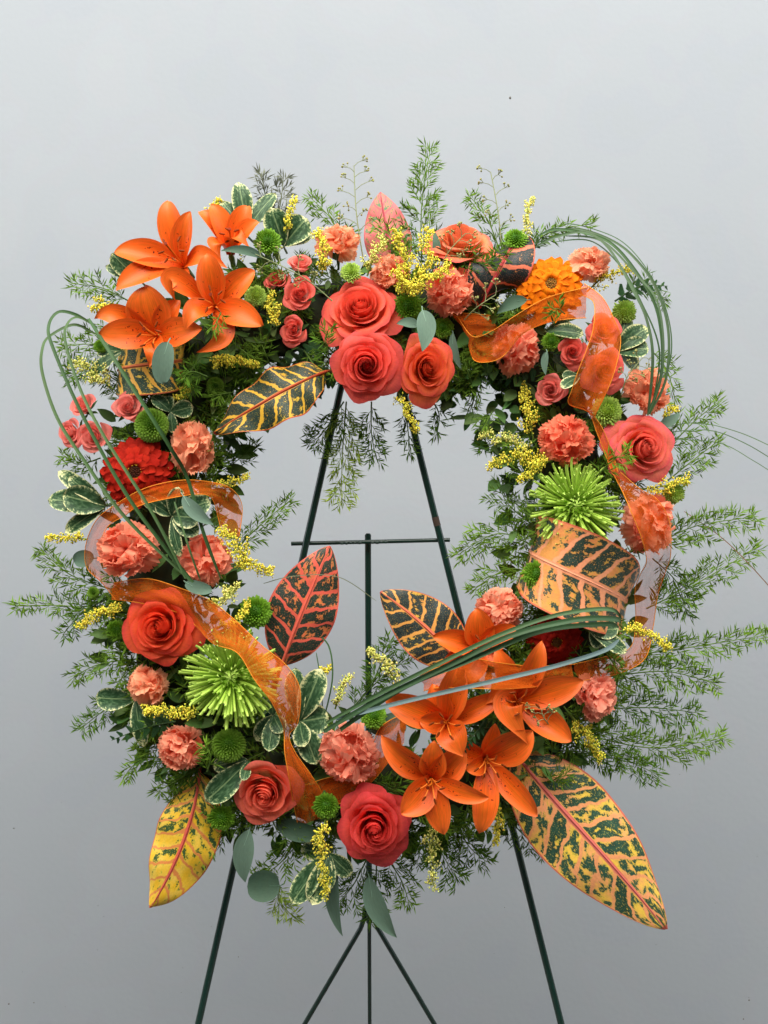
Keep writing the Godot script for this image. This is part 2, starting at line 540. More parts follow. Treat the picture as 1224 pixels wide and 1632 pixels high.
func zinnia(label: String, px: float, py: float, z: float, r: float, tilt: Vector2, sd: int, col: Color, deep: Color, disc: Color, florets: bool) -> void:
	rng.seed = sd
	var R := S(r, z)
	var o := thing("zinnia", label, "zinnia", P(px, py, z), "zinnias in the wreath", facing(tilt, rng.randf() * TAU))
	var rows := [[1.0, 21, -0.12, 0.03], [0.88, 19, -0.02, 0.08], [0.74, 17, 0.06, 0.12], [0.58, 14, 0.13, 0.17], [0.42, 11, 0.18, 0.2]]
	for q in rows.size():
		var row: Array = rows[q]
		for k in row[1]:
			var a: float = TAU * (k + 0.5 * (q % 2)) / row[1] + rng.randf_range(-0.08, 0.08)
			var d := Vector3(cos(a), sin(a), 0)
			var L: float = row[0] * rng.randf_range(0.93, 1.04)
			var mb := MB.new()
			var tone := rng.randf_range(0.82, 1.1)
			var c1 := Color(col.r * tone, col.g * tone * rng.randf_range(0.9, 1.1), col.b * tone)
			var zz: float = row[2]
			leaf(mb, (d * 0.1 + Vector3(0, 0, zz * 0.3)) * R, (d * L * 0.35 + Vector3(0, 0, zz + row[3] + 0.06)) * R, (d * L * 0.75 + Vector3(0, 0, zz + row[3] + 0.05)) * R, (d * L + Vector3(0, 0, zz + rng.randf_range(-0.06, 0.05))) * R, Vector3(0, 0, 1), Vector3.ZERO, 0.138 * R * (0.6 + 0.4 * row[0]), 4, rng.randf_range(-0.1, 0.35), 0.05, 7, 9, deep, c1, c1, c1.lerp(deep, 0.25), 8.0)
			part(mb, "petal", M.petal, o)
	var dm := MB.new()
	for k in 90:
		var f := (k + 0.5) / 90.0
		var a := k * 2.39996
		var rr := sqrt(f) * 0.29
		dm.bead(Vector3(cos(a) * rr, sin(a) * rr, 0.2 + 0.1 * (1.0 - f)) * R, 0.035 * R, jit(disc, 0.35))
	dm.bead(Vector3(0, 0, 0.12) * R, 0.30 * R, deep.lerp(disc, 0.4), Vector3(1, 1, 0.45))
	part(dm, "disc", M.leafy, o)
	if florets:
		for k in 9:
			var a := TAU * k / 9.0 + rng.randf_range(-0.2, 0.2)
			var d := Vector3(cos(a), sin(a), 0)
			var fm := MB.new()
			for h in 5:
				var ah := TAU * h / 5.0
				var dd := (Vector3(cos(ah), sin(ah), 0.5)) * 0.05
				leaf(fm, (d * 0.22 + Vector3(0, 0, 0.28)) * R, (d * 0.22 + dd * 0.4 + Vector3(0, 0, 0.29)) * R, (d * 0.22 + dd * 0.8 + Vector3(0, 0, 0.3)) * R, (d * 0.22 + dd * 1.2 + Vector3(0, 0, 0.29)) * R, Vector3(0, 0, 1), Vector3.ZERO, 0.025 * R, 4, 0.2, 0.0, 3, 4, lin(220, 170, 30), lin(235, 190, 50), lin(235, 190, 50), lin(225, 180, 40))
			part(fm, "floret", M.leafy, o)
	stem_part(o, R * 1.3, R * 0.06)

func spider_mum(label: String, px: float, py: float, z: float, r: float, tilt: Vector2, sd: int, n := 170) -> void:
	rng.seed = sd
	var R := S(r, z)
	var o := thing("spider_chrysanthemum", label, "chrysanthemum", P(px, py, z), "large green spider chrysanthemums", facing(tilt, 0.0))
	for k in n:
		var f := (k + 0.5) / n
		var pol := 0.10 + 1.62 * pow(f, 0.75) + rng.randf_range(-0.08, 0.08)
		var a := k * 2.39996 + rng.randf_range(-0.2, 0.2)
		var L := R * lerpf(0.24, 0.98, smoothstep(0.0, 0.55, f)) * rng.randf_range(0.76, 1.09)
		var e := Vector3(cos(a), sin(a), 0)
		var d := e * sin(pol) + Vector3(0, 0, cos(pol) * 0.85)
		var side := Vector3(-sin(a), cos(a), 0).rotated(d.normalized(), rng.randf_range(-0.4, 0.4))
		var hook := rng.randf_range(0.12, 0.34) * R * (0.4 + 0.6 * f)
		var inc := -0.14 * (1.0 - smoothstep(0.0, 0.3, f))
		var end := d * L * 0.98 + Vector3(0, 0, hook * 0.75) - e * hook * 0.25 + e * R * inc
		var mid := d * L * 0.95 + e * hook * 0.75 - Vector3(0, 0, hook * 0.3) + side * R * rng.randf_range(-0.11, 0.11)
		var tone := rng.randf_range(0.82, 1.14)
		var c0 := Color(0.17, 0.34, 0.015) * tone
		var c1 := Color(0.42, 0.65, 0.085) * tone
		var c2 := Color(0.60, 0.80, 0.22) * tone
		var mb := MB.new()
		leaf(mb, e * 0.04 * R, d * L * 0.4 + Vector3(0, 0, 0.05 * R), mid, end, d.lerp(Vector3(0, 0, 1), 0.5), side, 0.031 * R * rng.randf_range(0.8, 1.25), 4, 0.75, 0.0, 5, 10, c0, c1, c2, c1 * 0.96)
		part(mb, "petal", M.mum, o)
	stem_part(o, R * 1.1, R * 0.06)

func button_mum(label: String, px: float, py: float, z: float, r: float, tilt: Vector2, sd: int, style := 0) -> void:
	# style 0 leaf-green pompon with spiky rim, 1 pale lime daisy head, 2 tight round button
	rng.seed = sd
	var R := S(r, z)
	var o := thing("button_chrysanthemum", label, "chrysanthemum", P(px, py, z), "small green button chrysanthemums", facing(tilt, 0.0))
	var mb := MB.new()
	var n := 150 if style != 2 else 190
	var c_in: Color = [Color(0.05, 0.15, 0.008), Color(0.22, 0.36, 0.03), Color(0.07, 0.17, 0.015)][style]
	var c_out: Color = [Color(0.13, 0.30, 0.018), Color(0.34, 0.52, 0.09), Color(0.17, 0.33, 0.035)][style]
	for k in n:
		var f := (k + 0.5) / n
		var pol := 0.05 + 1.75 * pow(f, 0.7)
		var a := k * 2.39996
		var e := Vector3(cos(a), sin(a), 0)
		var d := e * sin(pol) + Vector3(0, 0, cos(pol) * 0.75)
		var L := R * (0.72 + 0.3 * f) * rng.randf_range(0.9, 1.1)
		if style == 2:
			L = R * 0.97
		var side := Vector3(-sin(a), cos(a), 0)
		var tone := rng.randf_range(0.8, 1.15)
		leaf(mb, d * L * 0.45, d * L * 0.62 + Vector3(0, 0, 0.03 * R), d * L * 0.85 + Vector3(0, 0, 0.07 * R), d * L + Vector3(0, 0, 0.03 * R) - e * 0.05 * R, d.lerp(Vector3(0, 0, 1), 0.4), side, R * (0.05 + 0.035 * f), 4, 0.6, 0.0, 3, 6, c_in * tone, c_out * tone, c_out.lerp(Color(0.4, 0.55, 0.12), 0.25) * tone, c_out * tone)
	mb.bead(Vector3.ZERO, R * 0.55, c_in)
	var pm := part(mb, "petals", M.mum, o)
	pm.set_meta("kind", "stuff")
	stem_part(o, R * 1.6, R * 0.12)

# ------------------------------------------------------------------ greenery
func goldenrod(label: String, pts: Array, spread: float, n: int, sd: int, col := Color(0.88, 0.76, 0.09)) -> void:
	rng.seed = sd
	var w := []
	for q in pts: w.append(V(q))
	var line := spline(w, 6)
	var c: Vector3 = w[0]
	var o := thing("goldenrod_sprig", label, "goldenrod", c, "yellow goldenrod sprigs in the wreath")
	var st := MB.new()
	var rad := PackedFloat32Array()
	for j in line.size(): rad.append(U * lerpf(1.5, 0.6, float(j) / line.size()))
	st.tube(line, rad, lin(92, 118, 52), lin(150, 160, 60), 5)
	var bm := MB.new()
	var m := line.size()
	var side_n := maxi(4, int(n / 7.0))
	for k in side_n:
		var f := 0.15 + 0.85 * (k + 0.5) / side_n
		var fi := f * (m - 1)
		var j := mini(int(fi), m - 2)
		var at := line[j].lerp(line[j + 1], fi - j)
		var tan := (line[j + 1] - line[j]).normalized()
		var rd := Vector3(rng.randf_range(-1, 1), rng.randf_range(-1, 1), rng.randf_range(-0.3, 1)).normalized()
		rd = (rd - tan * rd.dot(tan) * 0.9).normalized()
		var L := spread * 1.55 * U * rng.randf_range(0.5, 1.1) * (1.0 - 0.6 * f)
		var tip := at + (rd * 0.8 + tan * 0.6) * L
		st.tube(PackedVector3Array([at, at.lerp(tip, 0.5) + tan * L * 0.08, tip]), PackedFloat32Array([0.7 * U, 0.6 * U, 0.5 * U]), lin(120, 140, 56), lin(150, 160, 60), 4, false)
		for h in 24:
			var hf := 0.02 + 0.98 * (h + 0.5) / 24.0
			var q := at.lerp(tip, hf) + Vector3(rng.randf_range(-1, 1), rng.randf_range(-1, 1), rng.randf_range(-1, 1)) * U * 4.8
			var bc := jit(col, 0.28)
			if rng.randf() < 0.22:
				bc = bc.lerp(Color(0.34, 0.42, 0.05), 0.6)
			bm.bead(q, U * rng.randf_range(0.75, 1.55), bc, Vector3(1, rng.randf_range(0.9, 1.7), 1), false)
	part(st, "stem", M.leafy, o, c)
	var bp := part(bm, "florets", M.gold, o, c)
	bp.set_meta("kind", "stuff")

func fern_into(st: MB, nd: MB, line: PackedVector3Array, spread: float, dark: Color, light: Color, needle := 16.5) -> void:
	var m := line.size()
	var total := 0.0
	for j in m - 1: total += line[j].distance_to(line[j + 1])
	var rad := PackedFloat32Array()
	for j in m: rad.append(U * lerpf(1.3, 0.45, float(j) / m))
	st.tube(line, rad, dark.lerp(lin(96, 120, 70), 0.5), light, 4, false)
	var nb := maxi(5, int(total / U / 7.0))
	var sgn := 1.0
	var view := Vector3(0, 0, 1)
	for k in nb:
		var f := 0.06 + 0.94 * (k + rng.randf_range(0.2, 0.8)) / nb
		var fi := f * (m - 1)
		var j := mini(int(fi), m - 2)
		var at := line[j].lerp(line[j + 1], fi - j)
		var tan := (line[j + 1] - line[j]).normalized()
		sgn = -sgn
		var lat := tan.cross(view).normalized() * sgn
		lat = (lat + view * rng.randf_range(-0.7, 0.7)).normalized()
		var L := spread * U * (1.0 - 0.75 * f * f) * rng.randf_range(0.55, 1.15)
		var dir := (lat * rng.randf_range(0.6, 0.95) + tan * rng.randf_range(0.5, 0.9)).normalized()
		var tip := at + dir * L + tan * L * 0.15 + Vector3(0, -0.08 * L, 0)
		st.tube(PackedVector3Array([at, at.lerp(tip, 0.55) + Vector3(0, 0.02 * L, 0), tip]), PackedFloat32Array([0.6 * U, 0.5 * U, 0.35 * U]), dark.lerp(light, 0.4), light, 3, false)
		var tone := rng.randf_range(0.7, 1.25)
		var nn := maxi(2, int(L / U / 4.3))
		for h in nn + 1:
			var hf := 0.12 + 0.88 * float(h) / nn
			var base := at.lerp(tip, hf)
			for g in 3:
				var rot := rng.randf() * TAU
				var ortho := dir.cross(view).normalized().rotated(dir, rot)
				var nd_dir := (dir * rng.randf_range(0.55, 1.0) + ortho * 0.8).normalized()
				var len_ := needle * U * rng.randf_range(0.65, 1.2)
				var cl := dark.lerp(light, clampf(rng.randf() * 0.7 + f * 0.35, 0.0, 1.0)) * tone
				cl.a = 1.0
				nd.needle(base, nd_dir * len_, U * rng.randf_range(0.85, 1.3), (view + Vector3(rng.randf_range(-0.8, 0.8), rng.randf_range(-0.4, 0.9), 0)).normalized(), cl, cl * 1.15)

func fern(label: String, pts: Array, spread: float, sd: int, tone := 0, needle := 16.5) -> void:
	rng.seed = sd
	var w := []
	for q in pts: w.append(V(q))
	var o := thing("asparagus_fern", label, "fern", w[0], "asparagus fern sprays in the wreath")
	var st := MB.new()
	var nd := MB.new()
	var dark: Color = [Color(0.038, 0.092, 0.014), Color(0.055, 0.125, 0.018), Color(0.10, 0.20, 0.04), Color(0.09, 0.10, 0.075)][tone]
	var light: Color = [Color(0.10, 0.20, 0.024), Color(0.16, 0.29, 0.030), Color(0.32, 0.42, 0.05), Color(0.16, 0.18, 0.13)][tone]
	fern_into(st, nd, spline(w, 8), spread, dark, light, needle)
	part(st, "stem", M.leafy, o, w[0])
	var np := part(nd, "needles", M.fern, o, w[0])
	np.set_meta("kind", "stuff")

func leather_fern(label: String, pts: Array, spread: float, sd: int) -> void:
	rng.seed = sd
	var w := []
	for q in pts: w.append(V(q))
	var line := spline(w, 8)
	var o := thing("leatherleaf_fern", label, "fern", w[0], "leatherleaf fern fronds in the wreath")
	var st := MB.new()
	var rad := PackedFloat32Array()
	for j in line.size(): rad.append(U * lerpf(1.6, 0.5, float(j) / line.size()))
	st.tube(line, rad, lin(48, 70, 42), lin(60, 84, 48), 5)
	part(st, "stem", M.leafy, o, w[0])
	var m := line.size()
	for k in 13:
		var f := 0.1 + 0.9 * k / 13.0
		var fi := f * (m - 1)
		var j := mini(int(fi), m - 2)
		var at := line[j].lerp(line[j + 1], fi - j)
		var tan := (line[j + 1] - line[j]).normalized()
		var lat := tan.cross(Vector3(0, 0, 1)).normalized() * (1.0 if k % 2 == 0 else -1.0)
		var L := spread * U * (1.0 - 0.75 * f)
		var dir := (lat + tan * 0.7 + Vector3(0, 0, rng.randf_range(-0.3, 0.3))).normalized()
		var mb := MB.new()
		var cb := jit(Color(0.026, 0.068, 0.024), 0.25)
		for h in 7:
			var hf := 0.05 + 0.9 * h / 7.0
			var b := at + dir * L * hf
			var s2 := dir.cross(Vector3(0, 0, 1)).normalized()
			for sg in [-1.0, 1.0]:
				var dd: Vector3 = (s2 * sg * 0.9 + dir * 0.8).normalized() * L * (0.30 * (1.0 - hf) + 0.08)
				leaf(mb, b, b + dd * 0.3, b + dd * 0.7 + Vector3(0, 0, 1.0 * U), b + dd, Vector3(0, 0, 1), Vector3.ZERO, L * 0.075, 3, 0.1, 0.0, 3, 5, cb, cb, cb * 1.3, cb)
		leaf(mb, at, at + dir * L * 0.3, at + dir * L * 0.7, at + dir * L, Vector3(0, 0, 1), Vector3.ZERO, L * 0.05, 3, 0.1, 0.0, 3, 6, cb, cb, cb * 1.3, cb)
		part(mb, "leaflet", M.leafy, o, w[0])

# leaves: [tip x, tip y, tip z, half width]
func pittosporum(label: String, bx: float, by: float, bz: float, leaves: Array, sd: int) -> void:
	rng.seed = sd
	var b := P(bx, by, bz)
	var o := thing("pittosporum_sprig", label, "pittosporum", b, "variegated pittosporum sprigs")
	var st := MB.new()
	st.tube(PackedVector3Array([b, b + Vector3(0, 0, -20 * U), b + Vector3(rng.randf_range(-8, 8) * U, rng.randf_range(-8, 8) * U, -50 * U)]), PackedFloat32Array([1.5 * U, 1.8 * U, 2 * U]), lin(110, 130, 80), lin(100, 110, 70), 5)
	part(st, "stem", M.leafy, o, b)
	for e in leaves:
		var tip := P(e[0], e[1], e[2])
		var d := tip - b
		var L := d.length()
		var mb := MB.new()
		var nh := Vector3(rng.randf_range(-0.35, 0.35), rng.randf_range(-0.1, 0.45), 1).normalized()
		leaf(mb, b, b + d * 0.3 + nh * L * 0.12, b + d * 0.7 + nh * L * 0.1, tip, nh, Vector3.ZERO, S(e[3], e[2]), 2, rng.randf_range(0.05, 0.3), 0.07, 9, 15, Color.WHITE, Color.WHITE, Color.WHITE, Color.WHITE, 9.0)
		part(mb, "leaf", M["pitto_%d" % rng.randi_range(0, 2)], o, b)

func eucalyptus(label: String, base: Vector3, tip_: Vector3, hw: float, sd: int, kind := 3, pale := 0.5, curve := 0.12) -> void:
	rng.seed = sd
	var b := V(base)
	var t := V(tip_)
	var d := t - b
	var o := thing("eucalyptus_leaf", label, "eucalyptus leaf", b, "grey green eucalyptus leaves")
	var c := Color(0.06, 0.115, 0.075).lerp(Color(0.15, 0.24, 0.185), pale)
	var nh := Vector3(rng.randf_range(-0.2, 0.2), rng.randf_range(0, 0.3), 1).normalized()
	var side := d.cross(nh).normalized() * d.length() * curve
	var mb := MB.new()
	leaf(mb, b, b + d * 0.3 + nh * d.length() * 0.08 + side, b + d * 0.7 + nh * d.length() * 0.08 + side * 0.8, t, nh, Vector3.ZERO, S(hw, base.z), kind, 0.25, 0.03, 9, 17, c * 0.9, c, c * 1.08, c * 1.1, 6.0)
	part(mb, "blade", M.euc, o, b)
	var st := MB.new()
	st.tube(PackedVector3Array([b + (b - t) * 0.12 - Vector3(0, 0, 12 * U), b, b + d * 0.3 + nh * d.length() * 0.055 + side * 0.66]), PackedFloat32Array([1.0 * U, 0.9 * U, 0.4 * U]), c * 1.3, c * 1.3, 5)
	part(st, "leaf_stalk", M.leafy, o, b)

func twig(label: String, pts: Array, sd: int, n := 9, spread := 26.0) -> void:
	rng.seed = sd
	var w := []
	for q in pts: w.append(V(q))
	var line := spline(w, 6)
	var o := thing("seeded_eucalyptus_twig", label, "eucalyptus twig", w[0], "seeded eucalyptus twigs")
	var st := MB.new()
	var bd := MB.new()
	var rad := PackedFloat32Array()
	for j in line.size(): rad.append(U * lerpf(1.1, 0.6, float(j) / line.size()))
	var cs := lin(138, 148, 104)
	st.tube(line, rad, cs, cs, 5)
	var m := line.size()
	for k in n:
		var f := 0.3 + 0.7 * (k + 0.5) / n
		if k == n - 1: f = 0.99
		var fi := f * (m - 1)
		var j := mini(int(fi), m - 2)
		var at := line[j].lerp(line[j + 1], fi - j)
		var tan := (line[j + 1] - line[j]).normalized()
		var lat := tan.cross(Vector3(0, 0, 1)).normalized() * (1.0 if k % 2 == 0 else -1.0)
		var d := (lat + tan * 0.6 + Vector3(0, 0, rng.randf_range(-0.3, 0.6))).normalized()
		var tip := at + d * spread * U * rng.randf_range(0.5, 1.1)
		st.tube(PackedVector3Array([at, at.lerp(tip, 0.5) + tan * 2.0 * U, tip]), PackedFloat32Array([0.6 * U, 0.55 * U, 0.5 * U]), cs, cs, 4, false)
		for h in 5:
			var dd := (d + Vector3(rng.randf_range(-1, 1), rng.randf_range(-1, 1), rng.randf_range(-1, 1)) * 0.9).normalized() * U * 8.0
			st.tube(PackedVector3Array([tip, tip + dd]), PackedFloat32Array([0.45 * U, 0.45 * U]), cs, cs, 3, false)
			bd.bead(tip + dd, U * 1.6, jit(lin(150, 150, 92), 0.2))
	part(st, "stem", M.leafy, o, w[0])
	var bp := part(bd, "buds", M.leafy, o, w[0])
	bp.set_meta("kind", "stuff")

func grass(label: String, pts: Array, hw: float, sd: int, col: Color, called := "grass_blade", category := "grass blade", group := "long lily grass blades looped over the wreath", fold := 0.35) -> void:
	rng.seed = sd
	var w := []
	for q in pts: w.append(V(q))
	var line := spline(w, 10)
	var o := thing(called, label, category, w[0], group)
	var mb := MB.new()
	var p := PackedVector3Array()
	var cc := PackedColorArray()
	var m := line.size()
	var ph := rng.randf() * TAU
	var last := Vector3.ZERO
	for j in m:
		var s := float(j) / (m - 1)
		var tan := (line[mini(j + 1, m - 1)] - line[maxi(j - 1, 0)]).normalized()
		var nh := Vector3(0.3 * sin(s * 3.0 + ph), 0.35, 1).normalized()
		var side := tan.cross(nh).normalized()
		if last != Vector3.ZERO and side.dot(last) < 0.0:
			side = -side
		last = side
		var nn := side.cross(tan)
		var ww := hw * 0.62 * U * minf(1.0, 0.7 + s * 3.0) * (1.0 if s < 0.88 else 1.0 - (s - 0.88) * 5.0)
		for k in 5:
			var u := k / 2.0 - 1.0
			p.append(line[j] + side * ww * u + nn * fold * ww * absf(u))
			var cl := col * (1.0 + 0.10 * sin(s * 17.0 + ph) + (0.12 if k == 2 else 0.0))
			cl.a = 1.0
			cc.append(cl)
	mb.grid(p, cc, 5, m)
	part(mb, "blade", M.grass, o, w[0])

# edges of the ribbon, pair by pair: [ax, ay, az, bx, by, bz]
func ribbon(label: String, pairs: Array, sd: int, alpha := 1.0) -> void:
	rng.seed = sd
	var a := []
	var b := []
	for q in pairs:
		var ea := P(q[0], q[1], q[2])
		var eb := P(q[3], q[4], q[5])
		a.append(ea.lerp(eb, 0.09))
		b.append(eb.lerp(ea, 0.09))
	var la := spline(a, 8)
	var lb := spline(b, 8)
	var o := thing("organza_ribbon", label, "ribbon", a[0], "sheer orange ribbon wound through the wreath")
	var mb := MB.new()
	var p := PackedVector3Array()
	var cc := PackedColorArray()
	var nu := 11
	for j in la.size():
		var wv := lb[j] - la[j]
		var tan := (la[mini(j + 1, la.size() - 1)] - la[maxi(j - 1, 0)]).normalized()
		var nn := wv.cross(tan).normalized()
		for k in nu:
			var u := float(k) / (nu - 1)
			var bulge := sin(PI * u) * 0.10 + 0.04 * sin(u * 8.0 + j * 0.21) + 0.025 * sin(u * 15.0 - j * 0.5)
			p.append(la[j] + wv * u + nn * wv.length() * bulge)
			cc.append(Color(0.62, 0.115, 0.014, alpha))
	mb.grid(p, cc, nu, la.size())
	part(mb, "sheer_band", M.organza, o, a[0])
	for e in [la, lb]:
		var em := MB.new()
		var rad := PackedFloat32Array()
		for j in e.size(): rad.append(0.65 * U)
		em.tube(e, rad, Color(0.78, 0.28, 0.03), Color(0.78, 0.28, 0.03), 5)
		part(em, "wired_edge", M.leafy, o, a[0])

# spine: four points in pixels, side = direction across (pixels, y up), half width in pixels
func croton(label: String, a: Vector3, b: Vector3, c: Vector3, d: Vector3, nh: Vector3, sh: Vector3, hw: float, tx: Texture2D, cup: float, wave: float, sd: int, kind := 1) -> void:
	rng.seed = sd
	var o := thing("croton_leaf", label, "croton leaf", V(a), "patterned croton leaves in the wreath")
	var m := mat("croton_%d" % sd, 0.45, 0.25, tx, 0.36)
	m.vertex_color_use_as_albedo = false
	m.albedo_color = Color.WHITE
	var mb := MB.new()
	leaf(mb, V(a), V(b), V(c), V(d), nh, sh, S(hw, (a.z + d.z) * 0.5), kind, cup, wave, 17, 41, Color.WHITE, Color.WHITE, Color.WHITE, Color.WHITE, 19.0)
	var bl := part(mb, "blade", m, o, V(a))
	var rm := MB.new()
	var line := PackedVector3Array()
	var rad := PackedFloat32Array()
	for j in 14:
		var s := j / 13.0 * 0.94
		var q := bez(V(a), V(b), V(c), V(d), s)
		var tan := (bez(V(a), V(b), V(c), V(d), minf(s + 0.02, 1.0)) - bez(V(a), V(b), V(c), V(d), maxf(s - 0.02, 0.0))).normalized()
		var side := (sh - tan * sh.dot(tan) if sh != Vector3.ZERO else tan.cross(nh)).normalized()
		line.append(q + side.cross(tan) * 0.2 * U)
		rad.append(U * lerpf(2.6, 0.6, s))
	var rc := tx.get_image().get_pixel(128, 70).srgb_to_linear()
	rm.tube(line, rad, rc, rc * 0.95, 6)
	part(rm, "midrib", M.leafy, bl, V(a))
	var sm := MB.new()
	var back := (V(a) - V(b)).normalized()
	sm.tube(PackedVector3Array([V(a), V(a) + back * 6 * U + Vector3(0, 0, -4 * U), V(a) + back * 12 * U + Vector3(0, 0, -34 * U)]), PackedFloat32Array([2.2 * U, 2.2 * U, 2.0 * U]), rc, lin(110, 100, 60), 6)
	part(sm, "leaf_stalk", M.leafy, o, V(a))

# ------------------------------------------------------------------ the place
func set_camera_and_light() -> void:
	var cam := Camera3D.new()
	cam.name = "camera"
	cam.fov = rad_to_deg(2.0 * atan(816.0 * U / D))
	cam.near = 0.02
	cam.far = 60.0
	add_child(cam)
	cam.position = Vector3(0, CY, D)
	cam.current = true
	var sky := ProceduralSkyMaterial.new()
	sky.sky_top_color = Color(0.93, 0.96, 1.0)
	sky.sky_horizon_color = Color(0.88, 0.91, 0.95)
	sky.sky_curve = 0.35
	sky.ground_horizon_color = Color(0.42, 0.43, 0.44)
	sky.ground_bottom_color = Color(0.36, 0.36, 0.36)
	sky.energy_multiplier = 0.9
	var sk := Sky.new()
	sk.sky_material = sky
	var env := Environment.new()
	env.background_mode = Environment.BG_SKY
	env.sky = sk
	env.tonemap_mode = Environment.TONE_MAPPER_LINEAR
	env.tonemap_exposure = 4.9
	env.sdfgi_enabled = true
	env.ssao_enabled = true
	env.ssil_enabled = true
	var we := WorldEnvironment.new()
	we.name = "world_environment"
	we.environment = env
	add_child(we)
	var sun := DirectionalLight3D.new()
	sun.name = "sun"
	sun.light_color = Color(1.0, 0.97, 0.93)
	sun.light_energy = 0.5
	sun.light_angular_distance = 70.0
	sun.shadow_enabled = true
	add_child(sun)
	sun.look_at_from_position(Vector3(-0.12, 1.0, 1.0), Vector3.ZERO, Vector3.UP)

func make_materials() -> void:
	var st := streak_tex(3, 0.9)
	var st2 := streak_tex(11, 0.88)
	mat("rose", 0.5, 0.85, st, 0.25)
	mat("carnation", 0.8, 0.9, null, 0.05)
	mat("lily_a", 0.4, 0.5, lily_tex(4, 34), 0.36)
	mat("lily_b", 0.4, 0.5, lily_tex(9, 6), 0.36)
	for nm in ["rose", "lily_a", "lily_b"]:
		M[nm].heightmap_enabled = true
		M[nm].heightmap_texture = st
		M[nm].heightmap_scale = 0.02
	mat("petal", 0.65, 0.45, st2, 0.15)
	mat("mum", 0.5, 0.5, null, 0.25)
	mat("leafy", 0.55, 0.2, null, 0.25)
	mat("fern", 0.8, 0.5, null, 0.04)
	mat("gold", 0.75, 0.4, null, 0.1)
	mat("grass", 0.45, 0.25, st2, 0.3)
	mat("euc", 0.6, 0.25, st2, 0.25)
	for k in 3:
		mat("pitto_%d" % k, 0.38, 0.25, pitto_tex(20 + k, [0.10, 0.16, 0.05][k]), 0.3)
	var og := mat("organza", 0.5, 0.35, organza_tex(), 0.5)
	og.metallic_specular = 0.04
	og.roughness = 0.85
	og.transparency = BaseMaterial3D.TRANSPARENCY_ALPHA

func box_mesh(called: String, size: Vector3, at: Vector3, m: Material, parent: Node3D) -> MeshInstance3D:
	var b := BoxMesh.new()
	b.size = size
	b.material = m
	var o := MeshInstance3D.new()
	o.name = numbered(called)
	o.mesh = b
	parent.add_child(o, true)
	o.position = at
	return o

func build_setting() -> void:
	var wm := StandardMaterial3D.new()
	wm.resource_name = "painted_wall"
	var n := FastNoiseLite.new()
	n.seed = 12
	n.frequency = 0.008
	n.fractal_octaves = 4
	var nt := NoiseTexture2D.new()
	nt.width = 512
	nt.height = 512
	nt.seamless = true
	nt.noise = n
	var gr := Gradient.new()
	gr.set_color(0, Color(0.548, 0.580, 0.614))
	gr.set_color(1, Color(0.566, 0.594, 0.624))
	nt.color_ramp = gr
	wm.albedo_texture = nt
	wm.uv1_triplanar = true
	wm.uv1_world_triplanar = true
	wm.uv1_scale = Vector3(0.9, 0.9, 0.9)
	var n2 := FastNoiseLite.new()
	n2.seed = 4
	n2.frequency = 0.22
	n2.fractal_octaves = 3
	var nn := NoiseTexture2D.new()
	nn.width = 512
	nn.height = 512
	nn.seamless = true
	nn.as_normal_map = true
	nn.bump_strength = 3.0
	nn.noise = n2
	wm.normal_enabled = true
	wm.normal_texture = nn
	wm.normal_scale = 0.022
	wm.roughness = 0.75
	wm.metallic_specular = 0.3
	var wall := box_mesh("wall", Vector3(14, 4.2, 0.2), Vector3(0, 2.1, -0.62), wm, self)
	tag(wall, "pale blue grey painted smooth wall behind the flower wreath", "wall", "", "structure")
	var gm := StandardMaterial3D.new()
	gm.resource_name = "concrete"
	gm.albedo_color = Color(0.40, 0.40, 0.39)
	gm.roughness = 0.9
	var ground := box_mesh("ground", Vector3(60, 0.1, 60), Vector3(0, -0.05, 0), gm, self)
	tag(ground, "grey concrete ground that the easel stands on", "ground", "", "structure")
	# unseen blocker behind the camera: hides the low sky, darkening the wreath wall downwards
	var om := StandardMaterial3D.new()
	om.resource_name = "unseen_sky_blocker"
	om.albedo_color = Color(0.36, 0.35, 0.34)
	om.roughness = 0.9
	var across := box_mesh("wall", Vector3(14, 2.4, 0.25), Vector3(0, 1.2, 1.78), om, self)
	tag(across, "unseen grey wall behind the camera, placed to hide the low sky", "wall", "", "structure")
	# nicks and smudges of the paint
	rng.seed = 900
	var sp := MB.new()
	var marks := [[813, 156, 2.4, 3.2], [14, 1600, 2.0, 1.6], [54, 1598, 1.4, 1.2], [1194, 1594, 2.0, 1.6], [1185, 1624, 1.5, 1.6], [380, 1525, 1.0, 1.4], [22, 1320, 2.2, 1.0], [345, 960, 1.2, 1.2]]
	for q in 46:
		marks.append([rng.randf_range(-40, 1260), rng.randf_range(1180, 1700), rng.randf_range(0.5, 1.1), rng.randf_range(0.5, 1.1)])
	for q in marks:
		var k := (D + 0.52) / D
		sp.bead(Vector3((q[0] - 612.0) * U * k, CY + (816.0 - q[1]) * U * k, -0.52), U * k, Color(0.10, 0.095, 0.085), Vector3(q[2] * 0.75, q[3] * 0.75, 0.4))
	var spm := part(sp, "specks", M.leafy, wall, wall.position)
	spm.set_meta("kind", "stuff")

func rod(called: String, a: Vector3, b: Vector3, r: float, m: Material, parent: Node3D, off: Vector3, rounded := false) -> void:
	var mb := MB.new()
	var pts := PackedVector3Array()
	var rad := PackedFloat32Array()
	var n := 14
	if rounded:
		var d := (b - a).normalized()
		for k in 4:
			pts.append(a - d * r * 0.6 * (1.0 - k / 3.0)); rad.append(r * (0.5 + 0.5 * sin(PI / 2 * k / 3.0)))
	for k in n + 1:
		if rounded and k == 0: continue
		pts.append(a.lerp(b, float(k) / n)); rad.append(r)
	mb.tube(pts, rad, Color.WHITE, Color.WHITE, 12)
	part(mb, called, m, parent, off)

